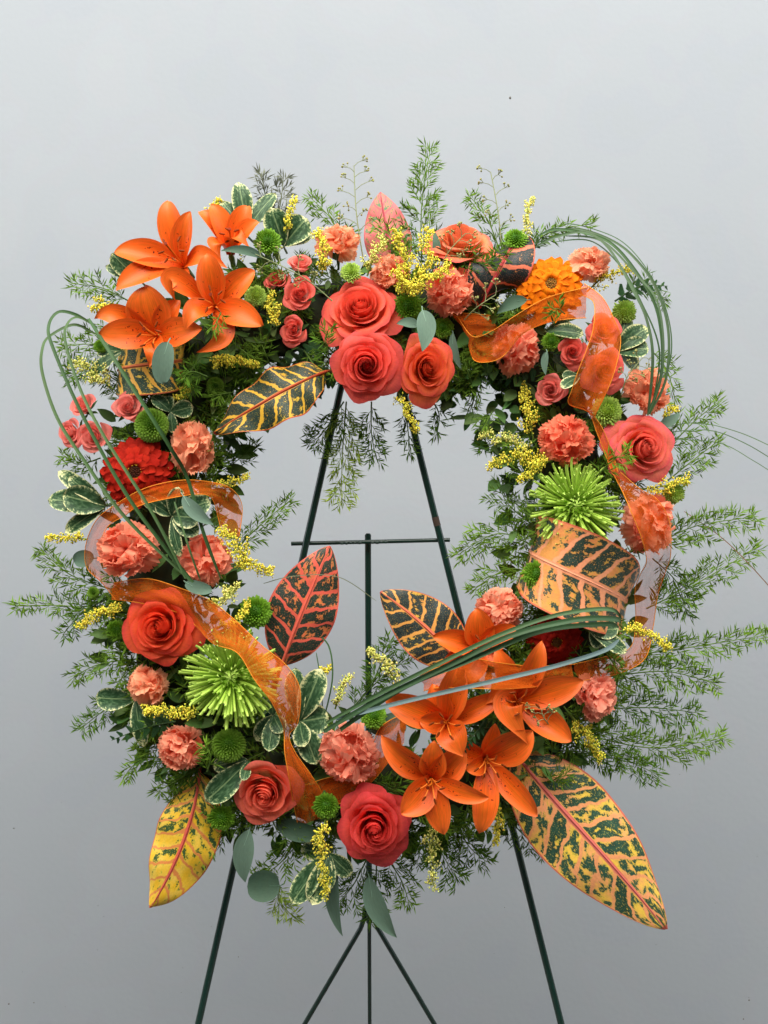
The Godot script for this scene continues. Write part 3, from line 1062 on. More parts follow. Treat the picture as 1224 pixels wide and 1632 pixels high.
func build_easel() -> void:
	var em := StandardMaterial3D.new()
	em.resource_name = "green_enamel"
	em.albedo_color = Color8(20, 48, 42)
	em.roughness = 0.38
	em.metallic_specular = 0.55
	var n := FastNoiseLite.new()
	n.frequency = 0.02
	var nt := NoiseTexture2D.new()
	nt.width = 256
	nt.height = 256
	nt.seamless = true
	nt.noise = n
	var gr := Gradient.new()
	gr.set_color(0, Color(0.3, 0.3, 0.3))
	gr.set_color(1, Color(0.55, 0.55, 0.55))
	nt.color_ramp = gr
	em.roughness_texture = nt
	em.uv1_triplanar = true
	em.uv1_scale = Vector3(8, 8, 8)
	var at := Vector3(P(590, 0, -60).x, 0, -60 * U)
	var o := thing("wire_easel", "dark green wire easel with crossbar standing behind the wreath", "easel", at)
	var z := -62.0
	# front legs run from under the top of the wreath down to the ground
	var yb := 816.0 + CY / (U * (D - z * U) / D)
	var l0 := Vector2(386, 1320)
	var ls := -(489.0 - 328.0) / (1580.0 - 862.0)
	var r0 := Vector2(703, 862)
	var rs := (884.0 - 703.0) / (1590.0 - 862.0)
	rod("leg", P(l0.x + ls * (470 - l0.y), 470, z), P(l0.x + ls * (yb - l0.y), yb, z), S(5.6, z), em, o, at)
	rod("leg", P(r0.x + rs * (470 - r0.y), 470, z), P(r0.x + rs * (yb - r0.y), yb, z), S(5.6, z), em, o, at)
	var rust := StandardMaterial3D.new()
	rust.resource_name = "rust"
	rust.albedo_color = Color8(66, 50, 42)
	rust.roughness = 0.8
	rod("rust_patch", P(r0.x + rs * (824 - r0.y), 824, z), P(r0.x + rs * (838 - r0.y), 838, z), S(5.8, z), rust, o, at)
	rod("crossbar", P(464, 866.5, z - 10), P(717, 860.5, z - 10), S(3.4, z), em, o, at)
	# the weld bead of the centre rod
	rng.seed = 3
	var wl := MB.new()
	for k in 9:
		wl.bead(P(545 + k * 7.0 + (14 if k > 4 else 0), 866 - k * 0.25, z - 5), S(rng.randf_range(2.2, 3.6), z), Color.WHITE, Vector3(1.5, 0.8, 0.8))
	part(wl, "weld", em, o, at)
	rod("back_leg", P(586.5, 853, z - 22), P(588.5, 1470, z - 110), S(5.2, z), em, o, at, true)
	var yg := 816.0 + CY / (U * (D + 450 * U) / D)
	rod("back_leg_rod", P(588.5, 1450, z - 116), P(592, yg, -450), S(3.4, z), em, o, at)
	for sg in [-1.0, 1.0]:
		var mb := MB.new()
		var w := [P(588.5 + sg * 7, 1448, z - 112), P(588.5 + sg * 7.5, 1462, z - 114), P(588.5 + sg * 14, 1480, z - 118), P(589 + sg * 108, 1640, z - 150), P(590 + sg * 420, yg, -450)]
		var line := PackedVector3Array()
		line.append_array(PackedVector3Array(w))
		var rad := PackedFloat32Array()
		for k in w.size(): rad.append(S(4.2, z))
		mb.tube(line, rad, Color.WHITE, Color.WHITE, 10)
		part(mb, "brace_rod", em, o, at)

func ring_at(a: float, rr := 0.0) -> Vector2:
	var ca := cos(a)
	var sa := sin(a)
	return Vector2(585.0 + (330.0 + rr) * signf(ca) * pow(absf(ca), 0.74), 880.0 - (380.0 + rr) * signf(sa) * pow(absf(sa), 0.74))

func build_ring() -> void:
	rng.seed = 41
	var c := P(585, 880, 0)
	var o := thing("wreath_ring", "dark moss covered ring that holds the flowers", "wreath ring", c)
	var p := PackedVector3Array()
	var cc := PackedColorArray()
	var nu := 25
	var nv := 121
	for j in nv:
		var a := TAU * j / (nv - 1)
		for k in nu:
			var b := TAU * k / (nu - 1)
			var rr := 50.0 * cos(b) + 3.0 * sin(a * 40.0 + b * 3.0)
			var q := ring_at(a, rr)
			p.append(Vector3((q.x - 612) * U, CY + (816 - q.y) * U, (sin(b) * 24.0 + 2.0 * sin(a * 57.0 - b * 5.0)) * U))
			cc.append(Color(0.022, 0.030, 0.014) * rng.randf_range(0.6, 1.5))
	var mb := MB.new()
	mb.grid(p, cc, nu, nv)
	part(mb, "moss_ring", M.leafy, o, c)
	# filler greens
	var st := MB.new()
	for k in 1700:
		var a := rng.randf() * TAU
		var rr := rng.randf_range(-112, 92)
		var q := ring_at(a, rr)
		var zz := rng.randf_range(8, 58) - absf(rr) * 0.28
		var b := P(q.x, q.y, zz - 12)
		var out := Vector3(cos(a), sin(a), 0) * signf(rr) * rng.randf_range(0.2, 1.0) * absf(rr) / 60.0
		var d := (out + Vector3(rng.randf_range(-1, 1), rng.randf_range(-1, 1), rng.randf_range(0.2, 0.9))).normalized() * U * rng.randf_range(20, 44)
		var cl := jit(Color(0.072, 0.145, 0.038), 0.5)
		leaf(st, b, b + d * 0.3, b + d * 0.7, b + d, Vector3(rng.randf_range(-0.6, 0.6), rng.randf_range(-0.2, 0.8), 1).normalized(), Vector3.ZERO, U * rng.randf_range(4, 11), 3, 0.25, 0.05, 5, 7, cl, cl, cl * 1.2, cl)
	var filler := part(st, "filler_leaves", M.leafy, self)
	tag(filler, "dense dark green filler leaves covering the wreath ring", "foliage", "", "stuff")
	var fs := MB.new()
	var fn := MB.new()
	for k in 170:
		var a := rng.randf() * TAU
		var sg := -1.0 if k % 3 == 0 else 1.0
		var q := ring_at(a, sg * rng.randf_range(20, 50))
		var q2 := ring_at(a + rng.randf_range(-0.15, 0.15), sg * rng.randf_range(72, 112))
		var z := rng.randf_range(-15, 45)
		fern_into(fs, fn, spline([P(q.x, q.y, z), P((q.x + q2.x) / 2, (q.y + q2.y) / 2, z + 10), P(q2.x, q2.y, z + rng.randf_range(-10, 12))], 5), rng.randf_range(14, 24), Color(0.055, 0.12, 0.018), Color(0.15, 0.27, 0.034))
	for k in 150:
		var a := rng.randf() * TAU
		var q := ring_at(a, rng.randf_range(-85, 70))
		var z := rng.randf_range(26, 58)
		var d2 := Vector2.from_angle(rng.randf() * TAU) * rng.randf_range(24, 46)
		fern_into(fs, fn, spline([P(q.x, q.y, z - 14), P(q.x + d2.x * 0.5, q.y + d2.y * 0.5, z), P(q.x + d2.x, q.y + d2.y, z - 2)], 4), rng.randf_range(12, 20), Color(0.055, 0.12, 0.018), Color(0.15, 0.27, 0.034))
	var fr := part(fn, "fern_fringe", M.fern, self)
	tag(fr, "fine feathery fern needles filling the gaps all around the ring", "fern", "", "stuff")
	part(fs, "fern_stems", M.leafy, fr)

func build_flowers() -> void:
	var z0 := Vector3.ZERO
	# large roses
	rose("coral rose at the top of the trio above the easel, tipped upwards", 574, 492, 78, 61, Vector2(-0.12, 0.35), 101, 36)
	rose("coral rose facing straight out, lower one of the top trio", 585, 583, 98, 56, Vector2(0.0, -0.08), 102, 40, Color(1.0, 0.145, 0.09), Color(1.0, 0.135, 0.135))
	rose("oval coral rose under the grey eucalyptus leaf in the top trio", 682, 586, 88, 55, Vector2(0.18, 0.02), 103, 36, Color(1.0, 0.21, 0.055), Color(1.0, 0.11, 0.11), Color(1.0, 0.42, 0.05), 1.0, 1.22)
	rose("yellow and pink edged rose seen from the side, facing up behind the goldenrod", 733, 382, 50, 56, Vector2(0.06, 1.05), 104, 34, Color(1.0, 0.40, 0.15), Color(1.0, 0.10, 0.14), Color(1.0, 0.52, 0.14))
	rose("ruffled wide open rose beside the thin stray grasses", 1027, 714, 78, 56, Vector2(0.22, 0.05), 105, 40, Color(1.0, 0.27, 0.15), Color(1.0, 0.11, 0.17), Color(1.0, 0.52, 0.14))
	rose("red orange rose next to the amber ribbon and pale pompon", 255, 1000, 88, 61, Vector2(-0.12, 0.05), 106, 40, Color(1.0, 0.15, 0.045), Color(1.0, 0.08, 0.07))
	rose("paler peach backed rose with big loose outer petals below the twisted ribbon", 424, 1264, 78, 57, Vector2(-0.15, -0.18), 107, 28, Color(1.0, 0.21, 0.11), Color(1.0, 0.19, 0.16), Color(0.92, 0.4, 0.14), 0.5)
	rose("pinkish red rose at the lowest point of the wreath", 598, 1320, 92, 64, Vector2(0.02, -0.1), 108, 44, Color(1.0, 0.125, 0.09), Color(0.98, 0.09, 0.11), Color(0.9, 0.2, 0.06), 1.0, 1.1)
	# spray roses
	var si := Color(0.96, 0.21, 0.15)
	var sr := Color(0.95, 0.17, 0.16)
	var sb := Color(0.95, 0.52, 0.44)
	var pi := Color(0.96, 0.34, 0.28)
	var spray := [
		["upright spray rose bud beside the peach carnation", 480, 420, 62, 22, Vector2(0.1, 0.9), 0.3],
		["half hidden spray rose behind the open spray rose and lime daisy", 441, 446, 48, 22, Vector2(-0.2, 0.5), 0.4],
		["open spray rose directly left of the top rose trio", 478, 468, 72, 29, Vector2(-0.05, 0.1), 0.6],
		["lowest spray rose under the orange lilies, just above the fern fronds", 468, 526, 70, 25, Vector2(-0.15, -0.1), 0.5],
		["pink frilled spray rose under the rolled yellow leaf", 204, 648, 70, 27, Vector2(0.0, 0.25), 0.8],
		["spray rose bud behind the grass loops, topmost of its cluster", 133, 646, 50, 23, Vector2(-0.3, 0.6), 0.3],
		["outermost spray rose behind the grass loops", 112, 690, 52, 26, Vector2(-0.6, 0.0), 0.5],
		["spray rose behind the grass loops, just above the red zinnia", 150, 696, 62, 29, Vector2(-0.1, 0.0), 0.5],
		["small coral spray rose peeking out beside the sheer ribbon", 914, 560, 78, 26, Vector2(-0.05, 0.0), 0.9],
		["spray rose veiled by the upper part of the sheer ribbon", 962, 523, 70, 29, Vector2(0.1, 0.2), 0.9],
		["larger spray rose veiled by the middle of the sheer ribbon", 966, 590, 78, 36, Vector2(0.05, 0.0), 1.0],
		["spray rose with a pale pink petal below the sheer ribbon's foot", 877, 621, 72, 27, Vector2(-0.2, -0.05), 0.4],
	]
	for q in spray.size():
		var e: Array = spray[q]
		var light: bool = q in [4, 5, 6, 7, 11, 0]
		rose(e[0], e[1], e[2], e[3], e[4], e[5], 200 + q, 19, pi if light else si, sr, sb, e[6], 1.0, "spray_rose", "spray rose", "small spray roses in the wreath")
	# carnations
	var co := Color(1.0, 0.31, 0.19)
	var cp := Color(1.0, 0.48, 0.32)
	var pe := Color(1.0, 0.40, 0.24)
	var pp := Color(1.0, 0.60, 0.39)
	carnation("peach carnation on the top edge beside the pale goldenrod", 538, 390, 45, 38, 28, Vector2(0.0, 0.7), 301, Color(1.0, 0.32, 0.16), pp)
	carnation("carnation half covered by the bright goldenrod at the top", 622, 436, 48, 34, 30, Vector2(-0.1, 0.3), 302, pe, pp)
	carnation("deep coral carnation between the bright goldenrod and dark rolled leaf", 717, 463, 64, 40, 42, Vector2(0.05, 0.05), 303, co, cp)
	carnation("deep coral carnation in the bend of the ribbon loop", 823, 556, 58, 40, 43, Vector2(0.0, -0.1), 304, Color(1.0, 0.27, 0.17), cp)
	carnation("peach carnation above the orange zinnia under the arched grass", 938, 422, 50, 35, 29, Vector2(0.3, 0.45), 305, pe, pp)
	carnation("carnation crossed by the foot of the arched grass blades", 1027, 623, 52, 36, 40, Vector2(0.35, 0.0), 306, pe, Color(1.0, 0.47, 0.28))
	carnation("bright coral carnation between the goldenrod and the ruffled rose", 902, 702, 70, 43, 42, Vector2(-0.1, 0.05), 307, Color(1.0, 0.25, 0.15), Color(1.0, 0.35, 0.21))
	carnation("carnation veiled by the ribbon below the ruffled rose", 1033, 835, 50, 40, 50, Vector2(0.3, 0.0), 308, co, cp)
	carnation("pale peach carnation touching the topmost lower lily", 797, 971, 62, 40, 36, Vector2(-0.1, 0.25), 309, Color(1.0, 0.36, 0.22), Color(1.0, 0.56, 0.39))
	carnation("salmon carnation against the airy ferns beside the lower lilies", 945, 1111, 58, 37, 40, Vector2(0.35, 0.05), 310, Color(1.0, 0.38, 0.27), Color(1.0, 0.47, 0.34))
	carnation("salmon carnation above the lowest rose", 557, 1202, 76, 50, 50, Vector2(-0.05, 0.0), 311, Color(1.0, 0.38, 0.26), Color(1.0, 0.43, 0.30))
	carnation("carnation above the all yellow croton leaf", 291, 1190, 62, 38, 39, Vector2(-0.1, -0.1), 312, co, cp)
	carnation("pale carnation directly under the red orange rose", 236, 1092, 55, 33, 34, Vector2(-0.3, 0.0), 313, Color(1.0, 0.36, 0.20), Color(1.0, 0.56, 0.35))
	carnation("large coral carnation crossed by three grass blades", 206, 876, 72, 51, 44, Vector2(-0.1, 0.05), 314, Color(1.0, 0.35, 0.23), Color(1.0, 0.40, 0.25))
	carnation("flat coral carnation beside the grass ends and yellow goldenrod", 328, 893, 66, 43, 42, Vector2(0.12, 0.1), 315, Color(1.0, 0.36, 0.24), Color(1.0, 0.43, 0.28), 30)
	carnation("tall peach carnation at the inner edge near the red zinnia", 306, 714, 60, 35, 45, Vector2(0.35, 0.1), 316, pe, Color(1.0, 0.47, 0.28))
	# lilies
	lily("topmost wide open lily with one raised dark anther", 293, 424, 70, Vector2(-0.25, 0.3), [[268, 320, 82, 19], [304, 338, 100, 17], [182, 402, 92, 20], [184, 464, 108, 19], [362, 427, 102, 15, 322, 405, 108], [300, 470, 100, 10]], 401)
	lily("cup shaped lily turned towards the wall, behind the other upper lilies", 368, 404, 44, Vector2(0.2, 0.8), [[336, 327, 60, 17], [396, 328, 52, 16], [414, 355, 70, 16], [316, 337, 58, 16], [398, 394, 88, 13, 372, 372, 98], [354, 420, 76, 12, 336, 380, 92]], 402)
	lily("star shaped upper lily with curled petals and dark spotted throat", 343, 490, 86, Vector2(0.1, 0.1), [[329, 404, 116, 20], [406, 431, 100, 18], [419, 519, 118, 20], [296, 526, 128, 16, 306, 492, 132], [314, 562, 100, 15, 366, 540, 118], [279, 478, 112, 16, 262, 430, 130]], 403)
	lily("lowest of the upper lilies, just above the rolled yellow leaf", 252, 536, 82, Vector2(-0.12, -0.05), [[231, 455, 108, 31], [151, 508, 92, 15, 180, 494, 112], [158, 532, 118, 21], [322, 524, 122, 20], [287, 478, 100, 17], [238, 585, 118, 14, 246, 556, 128]], 404)
	lily("lily behind the green grass blades, topmost of the lower cluster", 763, 1034, 72, Vector2(0.05, 0.2), [[759, 970, 92, 22], [690, 1014, 104, 17], [822, 998, 96, 17], [700, 1070, 100, 17], [743, 1092, 106, 18], [808, 1060, 92, 15]], 405)
	lily("lower lily crossed by the silvery blade, near the easel rod", 712, 1150, 92, Vector2(-0.1, 0.05), [[611, 1109, 112, 21], [733, 1054, 116, 21], [668, 1148, 120, 16], [806, 1104, 108, 16], [738, 1205, 130, 22, 724, 1178, 134], [690, 1090, 100, 18]], 406)
	lily("upper star shaped lily under the ribbon strip beside the dark red zinnia", 822, 1118, 84, Vector2(0.1, 0.1), [[789, 1033, 104, 17], [864, 1021, 106, 17], [929, 1085, 114, 21], [911, 1181, 108, 20], [842, 1186, 122, 22, 800, 1120, 134], [774, 1122, 116, 15, 800, 1098, 124]], 407)
	lily("lowest lily at the front, beside the lowest rose", 688, 1240, 92, Vector2(-0.05, -0.15), [[607, 1172, 116, 19], [692, 1180, 120, 19], [779, 1271, 132, 15], [640, 1296, 126, 23], [707, 1329, 108, 18], [742, 1192, 108, 22]], 408)
	lily("hanging lily with long stamens above the big croton leaf", 773, 1208, 80, Vector2(0.1, -0.1), [[848, 1164, 118, 26], [789, 1153, 96, 13], [700, 1176, 100, 16], [764, 1329, 104, 19], [857, 1300, 100, 16], [742, 1226, 112, 14]], 409)
	# zinnias
	zinnia("orange zinnia under the arched grass, partly veiled by ribbon", 878, 458, 66, 56, Vector2(-0.1, 0.2), 501, Color(0.90, 0.21, 0.008), Color(0.72, 0.11, 0.005), lin(128, 92, 40), true)
	zinnia("bright red zinnia behind the grass loops", 218, 754, 70, 60, Vector2(0.02, 0.08), 502, Color(0.43, 0.020, 0.010), Color(0.26, 0.009, 0.006), lin(70, 34, 20), true)
	zinnia("dark red zinnia half hidden between the croton leaf and lilies", 885, 1020, 55, 48, Vector2(0.05, -0.2), 503, Color(0.34, 0.016, 0.009), Color(0.26, 0.01, 0.006), lin(90, 60, 28), true)
	# chrysanthemums
	spider_mum("spider chrysanthemum above the rolled orange leaf", 915, 806, 78, 77, Vector2(0.0, 0.02), 551, 270)
	spider_mum("spider chrysanthemum beside the amber ribbon, near the yellow leaf", 370, 1078, 80, 82, Vector2(-0.02, 0.05), 552, 270)
	var buttons := [
		["lime button daisy on top of the upper rose of the trio", 560, 434, 70, 20, 1, 0.5], ["leafy green button mum between the variegated leaves and lilies", 427, 386, 58, 25, 0, 0.2],
		["lime button daisy next to the curled upper lily", 408, 472, 76, 19, 1, 0.0], ["dark green button mum under the bright goldenrod", 650, 490, 66, 26, 0, -0.2],
		["small dark green button mum right above the oval rose", 706, 522, 52, 19, 0, 0.0], ["bright button mum above the dark rolled leaf", 822, 382, 52, 22, 0, 0.5],
		["small round button mum between ribbon loop and spray roses", 879, 545, 66, 17, 0, 0.0], ["lime green mum at the foot of the veiling ribbon", 968, 656, 66, 28, 1, 0.0],
		["knobbly green button mum beneath the pink spray rose", 242, 678, 68, 31, 2, 0.0], ["tight round button mum under the rolled yellow leaf's right end", 343, 615, 42, 16, 2, 0.0],
		["spiky green mum at the tail of the dark croton leaf", 407, 976, 62, 29, 0, 0.1], ["ring centred green button mum under the lower spider mum", 365, 1188, 74, 31, 2, -0.1],
		["green mum behind the pale rose near the easel leg", 353, 1304, 56, 24, 0, -0.2], ["green button mum left of the lowest rose", 520, 1285, 84, 24, 0, -0.1],
		["tiny closed bud on the outer edge by the red orange rose", 149, 945, 34, 11, 2, 0.2], ["bright button mum tucked left of the rolled orange leaf", 856, 917, 82, 27, 0, 0.1],
		["green button mum peeking over the lower salmon carnation", 596, 1142, 58, 23, 0, 0.3], ["half hidden lime mum below the ruffled rose", 1073, 786, 40, 21, 1, -0.3],
		["dull green button mum left of the red orange rose", 186, 1005, 40, 19, 0, 0.0], ["small button mum hidden in the fern beside the fallen grass loops", 160, 552, 40, 12, 0, 0.0],
		["lime half flower beside the arched grass and variegated leaf", 995, 498, 45, 22, 1, -0.4],
	]
	for q in buttons.size():
		var e: Array = buttons[q]
		button_mum(e[0], e[1], e[2], e[3], e[4], Vector2(0.05, e[6]), 600 + q, e[5])

func build_leaves() -> void:
	var O := Vector3.ZERO
	var F := Vector3(0, 0.15, 1).normalized()
	var yel := Color8(222, 174, 56)
	var pink := Color8(226, 128, 104)
	var dark := Color8(28, 44, 38)
	croton("dark croton leaf with yellow veins reaching into the ring under the top roses", Vector3(520, 592, 56), Vector3(470, 610, 86), Vector3(420, 640, 92), Vector3(339, 690, 70), Vector3(-0.1, 0.3, 1).normalized(), O, 48, croton_tex(31, yel, Color8(222, 160, 50), yel, Color8(176, 74, 44), dark, Color8(176, 66, 50), 8.0, 0.78, 0.84), -0.15, 0.16, 701)
	croton("yellow croton leaf rolled into a tube under the upper lilies", Vector3(192, 592, -30), Vector3(160, 584, 108), Vector3(322, 576, 118), Vector3(290, 572, -20), F, Vector3(0.05, 1, 0.1), 46, croton_tex(32, Color8(250, 208, 88), Color8(228, 168, 64), Color8(232, 176, 74), Color8(206, 112, 70), Color8(34, 54, 46), Color8(168, 70, 50), 7.0, 0.66, 0.66), -0.1, 0.03, 702, 7)
	croton("dark croton leaf with coral veins standing in the ring's lower opening", Vector3(448, 1062, 40), Vector3(470, 1000, 62), Vector3(495, 940, 56), Vector3(526, 870, 44), Vector3(0.12, 0.15, 1).normalized(), O, 56, croton_tex(33, Color8(226, 112, 74), Color8(216, 98, 82), Color8(224, 98, 80), Color8(226, 106, 88), dark, Color8(214, 92, 80), 7.5, 0.82, 0.62), -0.16, 0.05, 703)
	croton("smaller dark croton leaf with curled tip leaning on the lower lilies", Vector3(738, 1066, 44), Vector3(705, 1020, 62), Vector3(662, 982, 56), Vector3(606, 943, 50), Vector3(-0.1, 0.2, 1).normalized(), O, 50, croton_tex(34, Color8(228, 172, 74), Color8(224, 148, 84), Color8(228, 164, 84), Color8(222, 118, 92), Color8(30, 44, 46), Color8(190, 86, 78), 8.0, 0.74, 0.78), -0.12, 0.05, 704)
	croton("largest croton leaf, yellow with pink midrib, hanging below the lower lilies", Vector3(818, 1196, 30), Vector3(880, 1280, 62), Vector3(975, 1370, 66), Vector3(1061, 1481, 30), Vector3(0.05, 0.2, 1).normalized(), O, 75, croton_tex(35, Color8(248, 206, 84), Color8(244, 166, 116), Color8(242, 164, 110), Color8(222, 116, 108), Color8(36, 62, 50), Color8(206, 96, 82), 11.0, 0.70, 0.50), -0.16, 0.05, 705)
	croton("nearly all yellow croton leaf hanging at the lower outer edge", Vector3(318, 1232, 24), Vector3(312, 1310, 46), Vector3(276, 1390, 44), Vector3(240, 1447, 20), Vector3(-0.1, 0.1, 1).normalized(), O, 54, croton_tex(36, Color8(238, 190, 46), Color8(240, 204, 88), Color8(222, 140, 76), Color8(214, 96, 84), Color8(38, 62, 36), Color8(200, 92, 64), 9.0, 0.56, 0.16), -0.28, 0.08, 706)
	croton("wide orange croton leaf rolled over itself beneath the upper spider mum", Vector3(846, 878, -30), Vector3(820, 880, 165), Vector3(1010, 950, 175), Vector3(1000, 962, -30), F, Vector3(0.30, 1, 0.05), 68, croton_tex(37, Color8(238, 162, 84), Color8(236, 140, 96), Color8(250, 168, 124), Color8(240, 160, 124), Color8(36, 52, 46), Color8(218, 110, 82), 7.5, 0.34, 0.68), -0.1, 0.02, 707, 7)
	croton("pink croton leaf standing upright behind the fern at the top", Vector3(628, 440, 0), Vector3(622, 400, 12), Vector3(612, 350, 10), Vector3(606, 306, -6), Vector3(-0.05, 0.0, 1).normalized(), O, 38, croton_tex(38, Color8(214, 124, 118), Color8(200, 110, 112), Color8(206, 100, 106), Color8(196, 84, 96), Color8(62, 96, 66), Color8(200, 84, 92), 9.0, 0.34, 0.30), -0.1, 0.04, 708)
	croton("glossy dark croton leaf with red midrib rolled between rose and orange zinnia", Vector3(764, 490, 40), Vector3(784, 450, 92), Vector3(812, 400, 84), Vector3(826, 372, 20), F, Vector3(0.85, 0.42, -0.1), 46, croton_tex(39, Color8(226, 126, 88), Color8(214, 104, 78), Color8(226, 122, 92), Color8(206, 76, 80), Color8(24, 38, 40), Color8(196, 86, 74), 5.0, 0.92, 0.84), -0.35, 0.02, 709, 6)
	# pittosporum
	pittosporum("grey green pittosporum leaves standing behind the upper lilies", 392, 372, 20, [[380, 290, 20, 17], [352, 322, 24, 14], [440, 308, 16, 15]], 801)
	pittosporum("cream edged pittosporum pair above the leafy button mum", 452, 392, 30, [[432, 332, 50, 21], [489, 348, 40, 25], [498, 372, 30, 16], [462, 340, 20, 18]], 802)
	pittosporum("grey pittosporum leaves fanning out past the grass loops", 170, 806, 34, [[93, 751, 36, 14], [110, 760, 42, 14], [100, 790, 46, 24], [76, 797, 34, 20], [104, 848, 30, 13]], 803)
	pittosporum("cream rimmed pittosporum rosette at the base of the grass loops", 274, 822, 80, [[284, 776, 96, 15], [320, 826, 100, 20], [316, 852, 92, 17], [224, 792, 100, 11], [336, 797, 78, 19], [288, 888, 92, 10], [250, 800, 92, 14]], 804)
	pittosporum("small pittosporum sprig beside the knobbly button mum", 272, 656, 60, [[242, 632, 68, 12], [308, 648, 66, 15], [262, 632, 60, 14], [276, 690, 62, 9]], 805)
	pittosporum("broad variegated pittosporum leaves behind the ribbon twist", 478, 1150, 46, [[512, 1066, 56, 22], [524, 1142, 52, 25], [505, 1218, 66, 20], [486, 1190, 80, 16], [470, 1064, 40, 18]], 806)
	pittosporum("rounded cream rimmed pittosporum leaves left of the ribbon twist", 436, 1140, 66, [[428, 1198, 96, 15], [450, 1168, 88, 14], [434, 1112, 60, 12], [408, 1180, 60, 14]], 807)
	pittosporum("hanging pittosporum leaves below the lowest rose's left side", 524, 1360, 44, [[466, 1440, 58, 20], [497, 1442, 66, 20], [560, 1395, 52, 15], [520, 1420, 62, 16], [480, 1352, 30, 15]], 808)
	pittosporum("long dark pittosporum leaves curling over the yellow croton leaf", 396, 1212, 62, [[328, 1278, 74, 22], [388, 1244, 98, 9], [340, 1222, 50, 16]], 809)
	pittosporum("dark variegated pittosporum leaves right of the veiled spray roses", 980, 560, 44, [[1032, 522, 46, 18], [1034, 556, 54, 20], [1000, 500, 36, 15], [1018, 590, 36, 16]], 810)
	pittosporum("pittosporum leaf tucked between zinnia and spray rose", 870, 528, 56, [[930, 534, 74, 15], [910, 516, 60, 12]], 811)
	pittosporum("pittosporum leaf under the ribbon's foot beside the pink bud", 924, 600, 66, [[894, 618, 96, 10], [896, 600, 80, 10]], 812)
	pittosporum("dark pittosporum leaf outside the pale carnation", 216, 1114, 40, [[152, 1112, 44, 19], [230, 1190, 50, 14]], 813)
	pittosporum("pittosporum leaves behind the blade ends beside the dark red zinnia", 940, 1006, 70, [[998, 1040, 84, 14], [986, 1002, 76, 17], [960, 1030, 70, 14]], 814)
	pittosporum("pittosporum leaves beside the rolled yellow leaf's outer end", 196, 560, 40, [[142, 600, 36, 12], [154, 560, 30, 12]], 815)
	pittosporum("pale pittosporum leaf beside the left upper lily tips", 226, 450, 40, [[178, 404, 60, 17], [168, 424, 50, 10]], 816)
	# eucalyptus
	eucalyptus("broad grey eucalyptus leaf hanging over the rolled yellow leaf", Vector3(268, 545, 142), Vector3(259, 612, 138), 18, 821, 6, 0.75, 0.05)
	eucalyptus("slim dark eucalyptus leaf lying across the cup shaped lily", Vector3(420, 411, 100), Vector3(352, 400, 112), 8, 822, 3, 0.2)
	eucalyptus("silvery pointed eucalyptus leaf lying on the oval rose", Vector3(673, 494, 128), Vector3(673, 560, 142), 16, 823, 3, 0.9, -0.12)
	eucalyptus("small eucalyptus leaf tucked behind the oval rose", Vector3(668, 520, 96), Vector3(632, 516, 98), 9, 824, 3, 0.6)
	eucalyptus("blue grey eucalyptus leaf beside the pink ribbon curl", Vector3(292, 790, 112), Vector3(340, 836, 108), 12, 825, 3, 0.9)
	eucalyptus("round grey leaf behind the large coral carnation", Vector3(150, 890, 40), Vector3(118, 896, 36), 14, 826, 6, 0.5)
	eucalyptus("rounded leaf at the ends of the looped grass", Vector3(296, 928, 110), Vector3(338, 940, 112), 11, 827, 6, 0.6)
	eucalyptus("grey green eucalyptus leaf hanging in front of the easel's left leg", Vector3(398, 1322, 60), Vector3(391, 1406, 56), 17, 828, 3, 0.75)
	eucalyptus("dark round leaf hanging between easel leg and rod", Vector3(446, 1412, 30), Vector3(394, 1412, 34), 25, 829, 6, 0.1, 0.0)
	eucalyptus("narrow eucalyptus leaf hanging left of the easel's rod fork", Vector3(536, 1370, 46), Vector3(546, 1492, 40), 12, 830, 3, 0.6)
	eucalyptus("broad pointed eucalyptus leaf hanging over the easel's rod fork", Vector3(588, 1396, 52), Vector3(632, 1494, 44), 17, 831, 3, 0.65)
	eucalyptus("eucalyptus leaf pointing outwards above the ruffled rose", Vector3(1048, 680, 50), Vector3(1083, 658, 40), 9, 832, 3, 0.5)
	eucalyptus("narrow leaf hanging between the ribbon loop carnation and spray rose", Vector3(872, 560, 84), Vector3(870, 598, 86), 6, 833, 3, 0.7)
	eucalyptus("narrow curled leaf hanging to the right of the oval rose", Vector3(722, 530, 60), Vector3(736, 590, 52), 7, 834, 3, 0.7)
	eucalyptus("dark eucalyptus leaf crossing the dark rolled croton", Vector3(840, 478, 96), Vector3(792, 500, 98), 11, 835, 3, 0.05)
	eucalyptus("eucalyptus leaf upright against the side facing rose", Vector3(694, 420, 60), Vector3(690, 366, 56), 7, 836, 3, 0.4)
	eucalyptus("dark broad leaf between the pale rose and lowest rose", Vector3(440, 1306, 50), Vector3(520, 1330, 50), 17, 837, 3, 0.0)
	eucalyptus("dark eucalyptus leaf behind the lower salmon carnation", Vector3(590, 1165, 50), Vector3(640, 1132, 40), 15, 838, 3, 0.1)

